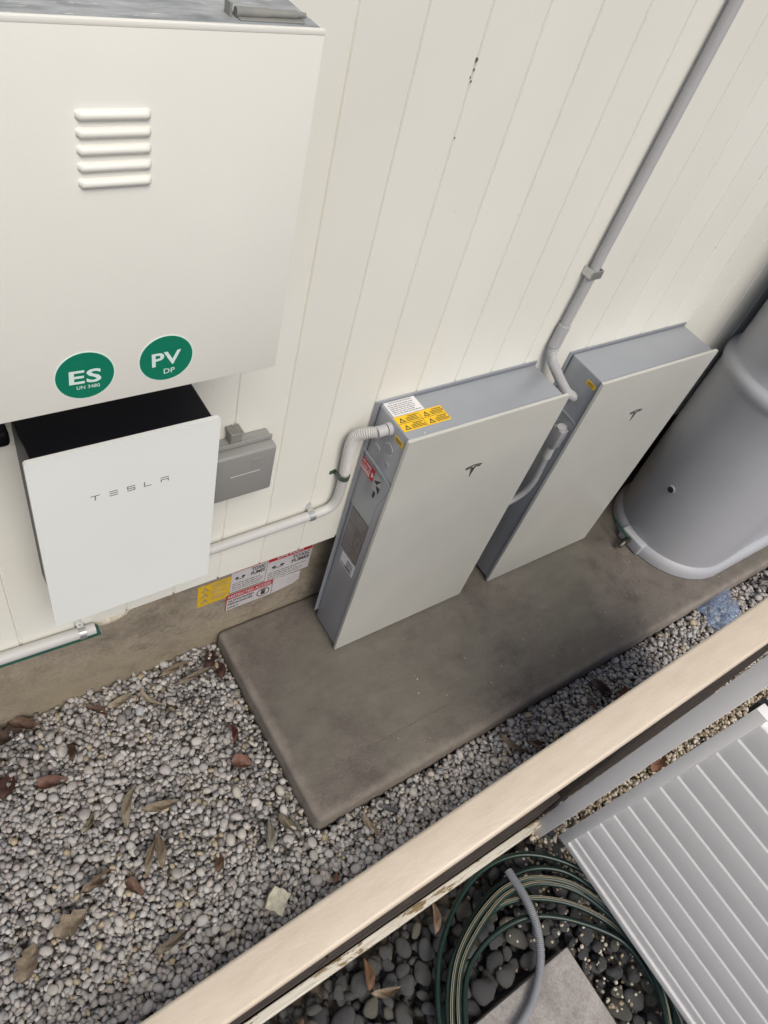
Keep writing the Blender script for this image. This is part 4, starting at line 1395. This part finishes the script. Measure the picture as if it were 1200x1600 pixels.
loops = [
    (arc(0.051, -1.44, 0.385, 275, 165) + [(-0.242, -1.208), (-0.154, -1.131), (-0.054, -1.079), (0.054, -1.054), (0.159, -1.065), (0.244, -1.104), (0.323, -1.175), (0.376, -1.251)] + arc(0.051, -1.44, 0.382, 15, -80), -0.030, False),
    (arc(0.05, -1.47, 0.372, 265, 162) + [(-0.228, -1.242), (-0.14, -1.179), (-0.006, -1.129), (0.113, -1.118), (0.212, -1.137), (0.3, -1.197), (0.354, -1.292)] + arc(0.05, -1.489, 0.350, 15, -70), -0.022, False),
    (arc(0.034, -1.479, 0.352, 268, 160) + [(-0.203, -1.234), (-0.095, -1.169), (0.037, -1.136), (0.126, -1.141), (0.206, -1.171), (0.292, -1.241), (0.341, -1.339)] + arc(0.034, -1.479, 0.335, 8, -60), -0.009, True),
    (arc(0.038, -1.483, 0.335, 262, 160) + [(-0.186, -1.245), (-0.080, -1.187), (0.045, -1.154), (0.131, -1.160), (0.207, -1.188), (0.29, -1.257), (0.339, -1.355)] + arc(0.038, -1.483, 0.325, 5, -50), -0.014, True),
    ([(-0.215, -1.262), (-0.088, -1.180), (0.021, -1.166), (0.083, -1.176), (0.151, -1.206), (0.235, -1.265), (0.304, -1.341), (0.350, -1.432)] + arc(-0.02, -1.58, 0.38, 5, -60), -0.026, True),
    (arc(0.03, -1.53, 0.330, 262, 155) + [(-0.182, -1.27), (-0.085, -1.226), (0.026, -1.222), (0.116, -1.246), (0.201, -1.302), (0.284, -1.382), (0.335, -1.454), (0.347, -1.522), (0.337, -1.609), (0.317, -1.674), (0.26, -1.78), (0.16, -1.86)], -0.020, False),
]
for li, (pts, z0, st) in enumerate(loops):
    P3 = smooth_path([(a, b, z0 + 0.004 * math.sin(3 * math.atan2(b + 1.45, a - 0.04) + li)) for a, b in pts], 6)
    P = resample(P3, 0.014)
    c_ = MB().tube(P, RH, 12).build('coil', 'hose_green', hose, True)
    if st:
        for off in (0.75, 1.35):
            MB().tube(stripes(P, -1, off), 0.0013, 5).build('cream_stripe', 'hose_cream', c_, True)
gh_ = smooth_path([(0.124, -1.098, -0.012), (0.121, -1.125, -0.006), (0.113, -1.195, 0.008), (0.096, -1.272, 0.004), (0.052, -1.350, -0.012), (-0.012, -1.407, -0.030), (-0.104, -1.442, -0.030), (-0.26, -1.47, -0.030), (-0.45, -1.50, -0.032)], 14)
m = MB(); corrugated(m, gh_, 0.0130, 0.0052, 0.0020, 16)
go_ = m.build('drain_hose', 'hose_grey', None, True)
tag(go_, 'grey corrugated drain hose lying across the paver and the green coil', 'hose')

# ------------------------------------------------------------------ pale square stone, plastic bag
bm = bmesh.new(); bmesh.ops.create_cube(bm, size=1)
bmesh.ops.subdivide_edges(bm, edges=bm.edges[:], cuts=3, use_grid_fill=True)
for v in bm.verts:
    q = v.co.copy()
    v.co = V((q.x * 0.066 + 0.003 * math.sin(q.y * 9 + q.z * 3), q.y * 0.056 + 0.003 * math.cos(q.x * 7), q.z * 0.026 + 0.002 * math.sin(q.x * 8 + q.y * 5)))
bm.transform(Matrix.Translation((-0.560, -0.798, -0.050)) @ Matrix.Rotation(math.radians(38), 4, 'Z') @ Matrix.Rotation(0.14, 4, 'X'))
so = MB().bm(bm).build('broken_tile', 'square_stone', None, True)
tag(so, 'pale yellowish square stone piece lying on the gravel near the fence rail', 'stone')

bag = thing('plastic_bag', 'crumpled translucent blue plastic bag on gravel beside the slab', 'plastic bag', (1.78, -0.75, -0.06))
m = MB()
n = 30
vs, fs = [], []
rb = np.random.default_rng(5)
ph = rb.uniform(0, 6, 12)
for i in range(n + 1):
    for j in range(n + 1):
        u, w = i / n, j / n
        x_ = 1.68 + 0.22 * u + 0.03 * (w - 0.5)
        y_ = -0.88 + 0.21 * w + 0.04 * (u - 0.3) - 0.06 * max(0, u - 0.6) * w
        e = min(u, 1 - u, w, 1 - w) * 6
        e = min(1, e)
        z_ = -0.066 + e * (0.026 + 0.014 * math.sin(9 * u + ph[0] + 4 * w) + 0.012 * math.sin(13 * w + ph[1] - 6 * u) + 0.008 * abs(math.sin(19 * u + 15 * w + ph[2])) + 0.006 * abs(math.sin(27 * w - 17 * u)))
        if u > 0.75 and w > 0.75: z_ += 0.08 * (u - 0.75 + w - 0.75)
        vs.append((x_ + 0.008 * math.sin(17 * w), y_ + 0.008 * math.sin(15 * u), z_))
for i in range(n):
    for j in range(n):
        k = i * (n + 1) + j
        fs.append((k, k + n + 1, k + n + 2, k + 1))
k = len(vs)
vs2 = [(p[0], p[1], -0.068 + 0.25 * (p[2] + 0.066)) for p in vs]
m.add(vs, fs); m.add(vs2, [f[::-1] for f in fs])
m.build('film', 'film', bag, True)

# ------------------------------------------------------------------ dry leaves
def leaf(name, label, x_, y_, length, width, ang, col, curl=0.3, bend=0.2, z=None, kind='lance', tilt=0.0, grp='dry leaves on the gravel'):
    nu, nv = 16, 6
    r = random.Random(int(abs(x_) * 9973 + abs(y_) * 7919))
    vs, fs = [], []
    for i in range(nu + 1):
        u = i / nu
        if kind == 'lance':
            hw = width / 2 * (math.sin(math.pi * u ** 0.8) ** 0.8 if 0 < u < 1 else 0.0)
        elif kind == 'broad':
            hw = width / 2 * (math.sin(math.pi * u ** 0.65) ** 0.6 if 0 < u < 1 else 0.0)
        else:      # ragged, lobed
            hw = width / 2 * (math.sin(math.pi * u ** 0.8) ** 0.6 if 0 < u < 1 else 0.0) * (0.55 + 0.45 * abs(math.sin(u * 9.5 + r.random())))
        hw = max(hw, 0.0007)
        for j in range(nv + 1):
            w = 2 * j / nv - 1
            xx_ = (u - 0.5) * length
            yy_ = hw * w + bend * length * (u - 0.5) ** 2
            zz = curl * hw * w * w + 0.10 * length * math.sin(u * 4 + 1) * curl + 0.0015 * math.sin(u * 23 + w * 4) - 0.002 * (1 - abs(w)) + 0.05 * length * curl * math.sin(7 * u + 3 * w)
            vs.append((xx_, yy_, zz))
    for i in range(nu):
        for j in range(nv):
            k = i * (nv + 1) + j
            fs.append((k, k + nv + 1, k + nv + 2, k + 1))
    me = bpy.data.meshes.new(name)
    me.from_pydata(vs, [], fs)
    me.shade_smooth()
    a = me.attributes.new('tint', 'FLOAT_COLOR', 'POINT')
    a.data.foreach_set('color', np.array([list(col) + [1.0]] * len(vs), np.float32).ravel())
    o = link(name, me, 'leaf')
    if z is None:
        i, j = int((x_ - pile.x0) / pile.c), int((y_ - pile.y0) / pile.c)
        if 0 <= i < pile.nx and 0 <= j < pile.ny:
            z = float(np.percentile(np.minimum(pile.h[max(0, i - 4):i + 5, max(0, j - 4):j + 5], -0.02), 85)) + 0.004
        else:
            z = -0.05
    o.location = (x_, y_, z)
    o.rotation_euler = (r.uniform(-.15, .15), tilt + r.uniform(-.1, .1), math.radians(ang))
    tag(o, label, 'leaf', grp)
    return o

TAN, PALE, BRN, RED, DRK, ORG, GRN = (0.27, 0.20, 0.12), (0.36, 0.29, 0.18), (0.15, 0.075, 0.04), (0.17, 0.04, 0.03), (0.06, 0.035, 0.025), (0.30, 0.13, 0.05), (0.20, 0.17, 0.09)
LEAVES = [
    ('broad reddish brown leaf lying beside the left edge of the slab', -0.469, -0.369, 0.075, 0.058, -30, (0.22, 0.085, 0.05), 0.5, 0.1, 'broad'),
    ('narrow dark red leaf just above the broad brown one by the slab', -0.452, -0.270, 0.085, 0.026, 75, RED, 0.9, 0.4, 'lance'),
    ('long tan leaf, right arm of the forked pair in mid gravel', -0.800, -0.500, 0.125, 0.034, 78, TAN, 0.5, 0.15, 'lance'),
    ('long tan leaf, left arm of the forked pair in mid gravel', -0.838, -0.505, 0.120, 0.024, 55, TAN, 0.5, -0.2, 'lance'),
    ('slender pale leaf left of centre, lying upright in the picture', -0.842, -0.330, 0.150, 0.034, 60, PALE, 0.5, -0.3, 'lance'),
    ('slender tan leaf crossing the pale leaf left of centre', -0.752, -0.380, 0.120, 0.036, -10, TAN, 0.4, 0.2, 'lance'),
    ('curled red brown leaf near the left edge below the footing', -1.010, -0.160, 0.095, 0.05, -10, (0.20, 0.085, 0.05), 0.7, 0.2, 'broad'),
    ('dark brown upright leaf between the footing and the red brown curl', -0.925, -0.090, 0.075, 0.026, 80, BRN, 0.9, 0.3, 'lance'),
    ('small folded rust brown leaf below the slab level, mid gravel', -0.660, -0.610, 0.07, 0.032, 70, (0.20, 0.11, 0.05), 0.9, 0.3, 'broad'),
    ('wide curled tan brown leaf in the lower left gravel', -0.985, -0.495, 0.13, 0.052, 15, (0.24, 0.16, 0.09), 0.9, 0.2, 'ragged'),
    ('small reddish pointed leaf right of the wide curled leaf', -0.905, -0.560, 0.072, 0.038, -65, (0.19, 0.09, 0.055), 0.6, 0.2, 'broad'),
    ('ragged tan lobed leaf at lower left', -1.085, -0.565, 0.12, 0.09, 15, TAN, 0.4, 0.1, 'ragged'),
    ('ragged tan leaf nearest the lower left picture edge', -1.205, -0.600, 0.12, 0.085, 55, TAN, 0.5, 0.2, 'ragged'),
    ('brown curled leaf close under the footing', -0.815, 0.012, 0.09, 0.04, -35, BRN, 0.9, 0.2, 'ragged'),
    ('pale tan leaf stretched out beside the brown curl under the footing', -0.735, 0.008, 0.10, 0.036, 15, PALE, 0.6, 0.3, 'lance'),
    ('bent pale leaf between footing and slab corner', -0.655, -0.025, 0.10, 0.022, -60, PALE, 0.5, 0.5, 'lance'),
    ('long tan leaf lying along the footing near the slab corner', -0.520, 0.045, 0.15, 0.032, 12, TAN, 0.6, 0.1, 'lance'),
    ('straight grey tan leaf below the long leaf at the slab corner', -0.475, -0.012, 0.17, 0.026, 5, (0.23, 0.18, 0.12), 0.4, 0.05, 'lance'),
    ('dark red crumpled leaf wedged in the slab corner', -0.405, 0.030, 0.10, 0.07, 60, (0.10, 0.035, 0.03), 0.9, 0.2, 'ragged'),
    ('second dark red leaf lower in the slab corner', -0.392, -0.020, 0.09, 0.045, 80, (0.12, 0.045, 0.035), 0.8, 0.2, 'broad'),
    ('dark brown leaf heaped against the footing at the left picture edge', -1.085, 0.040, 0.13, 0.09, 20, (0.10, 0.06, 0.04), 0.9, 0.2, 'ragged'),
    ('brown leaf in the same heap, nearer the footing', -1.03, 0.062, 0.11, 0.05, -30, BRN, 0.9, 0.2, 'broad'),
    ('dark rusty leaf at the left picture edge below the heap', -1.125, -0.110, 0.09, 0.06, 60, (0.12, 0.05, 0.035), 0.7, 0.2, 'broad'),
    ('thin pale upright leaf left of the slab front corner', -0.488, -0.622, 0.11, 0.028, 68, (0.30, 0.26, 0.20), 0.5, 0.15, 'lance'),
    ('olive brown leaf touching the slab front corner', -0.425, -0.620, 0.10, 0.034, -60, (0.17, 0.135, 0.075), 0.6, 0.3, 'lance'),
    ('tan slender leaf right of the slab front corner', -0.195, -0.755, 0.10, 0.026, -75, TAN, 0.6, 0.3, 'lance'),
    ('dark grey narrow leaf beside the tan one, in front of the slab', -0.100, -0.742, 0.085, 0.024, -40, (0.10, 0.10, 0.11), 0.5, 0.1, 'lance'),
    ('curved tan leaf on the strip, middle of the slab front', 0.440, -0.770, 0.13, 0.028, -60, TAN, 0.6, 0.5, 'lance'),
    ('brown leaf close to the curved tan leaf on the strip', 0.530, -0.815, 0.11, 0.04, -25, (0.19, 0.12, 0.075), 0.8, 0.3, 'ragged'),
    ('dark red leaf on the gravel strip near the rail', 1.01, -0.815, 0.15, 0.05, 25, RED, 0.8, 0.3, 'ragged'),
    ('dark purple brown leaf half under the red leaf on the strip', 0.93, -0.770, 0.12, 0.05, -50, (0.09, 0.05, 0.05), 0.8, 0.3, 'broad'),
    ('thin tan leaf left of the dark red leaf on the strip', 0.855, -0.785, 0.09, 0.018, -80, TAN, 0.6, 0.3, 'lance'),
    ('grey curled leaf at the far end of the gravel strip', 2.18, -0.755, 0.16, 0.05, 20, (0.20, 0.18, 0.16), 0.9, 0.9, 'broad'),
    ('tan leaf half hidden by the fence rail at lower left', -0.735, -0.905, 0.09, 0.036, 10, TAN, 0.5, 0.2, 'lance'),
    ('long greyish tan leaf in the lower gravel near the rail', -0.865, -0.745, 0.12, 0.03, 10, (0.22, 0.17, 0.11), 0.5, 0.2, 'lance'),
    ('small orange leaf fragment near the rail below the slab', -0.365, -0.830, 0.035, 0.022, 40, ORG, 0.6, 0.2, 'broad'),
    ('pale green tan twisted leaf at far left', -0.95, -0.325, 0.085, 0.026, 50, (0.33, 0.28, 0.14), 0.9, 0.4, 'ragged'),
]
for (lab, x_, y_, L_, W_, an, col, cu, be_, kd) in LEAVES:
    leaf('dry_leaf', lab, x_, y_, L_ * (0.82 if kd == 'ragged' else 0.95), W_ * (0.72 if kd == 'ragged' else 0.85), an, tuple(0.8 * (0.75 * c + 0.25 * sum(col) / 3) for c in col), cu * 1.5, be_ * 1.4, None, kd)
leaf('dry_leaf', 'rust brown leaf among the dark stones left of the hose', -0.42, -1.105, 0.085, 0.028, 70, (0.17, 0.09, 0.05), 0.7, 0.3, -0.034, 'lance', 0, 'dry leaves on the dark stones')
leaf('dry_leaf', 'tan leaf on the dark stones next to the rust brown leaf', -0.40, -1.17, 0.10, 0.024, -20, (0.20, 0.15, 0.10), 0.9, 0.3, -0.034, 'lance', 0, 'dry leaves on the dark stones')
leaf('dry_leaf', 'brown leaf among dark stones close to the bottom picture edge', -0.66, -1.13, 0.08, 0.03, 45, (0.15, 0.08, 0.05), 0.7, 0.3, -0.034, 'broad', 0, 'dry leaves on the dark stones')
leaf('dry_leaf', 'pale brown leaf between hose coil and edging board', -0.16, -1.085, 0.10, 0.026, 60, (0.19, 0.13, 0.085), 0.7, 0.3, -0.030, 'lance', 0, 'dry leaves on the dark stones')
leaf('dry_leaf', 'reddish leaf on the chippings between post and gate', 0.95, -1.10, 0.12, 0.06, 20, (0.20, 0.10, 0.06), 0.7, 0.3, -0.075, 'ragged', 0, 'leaves on the chippings')
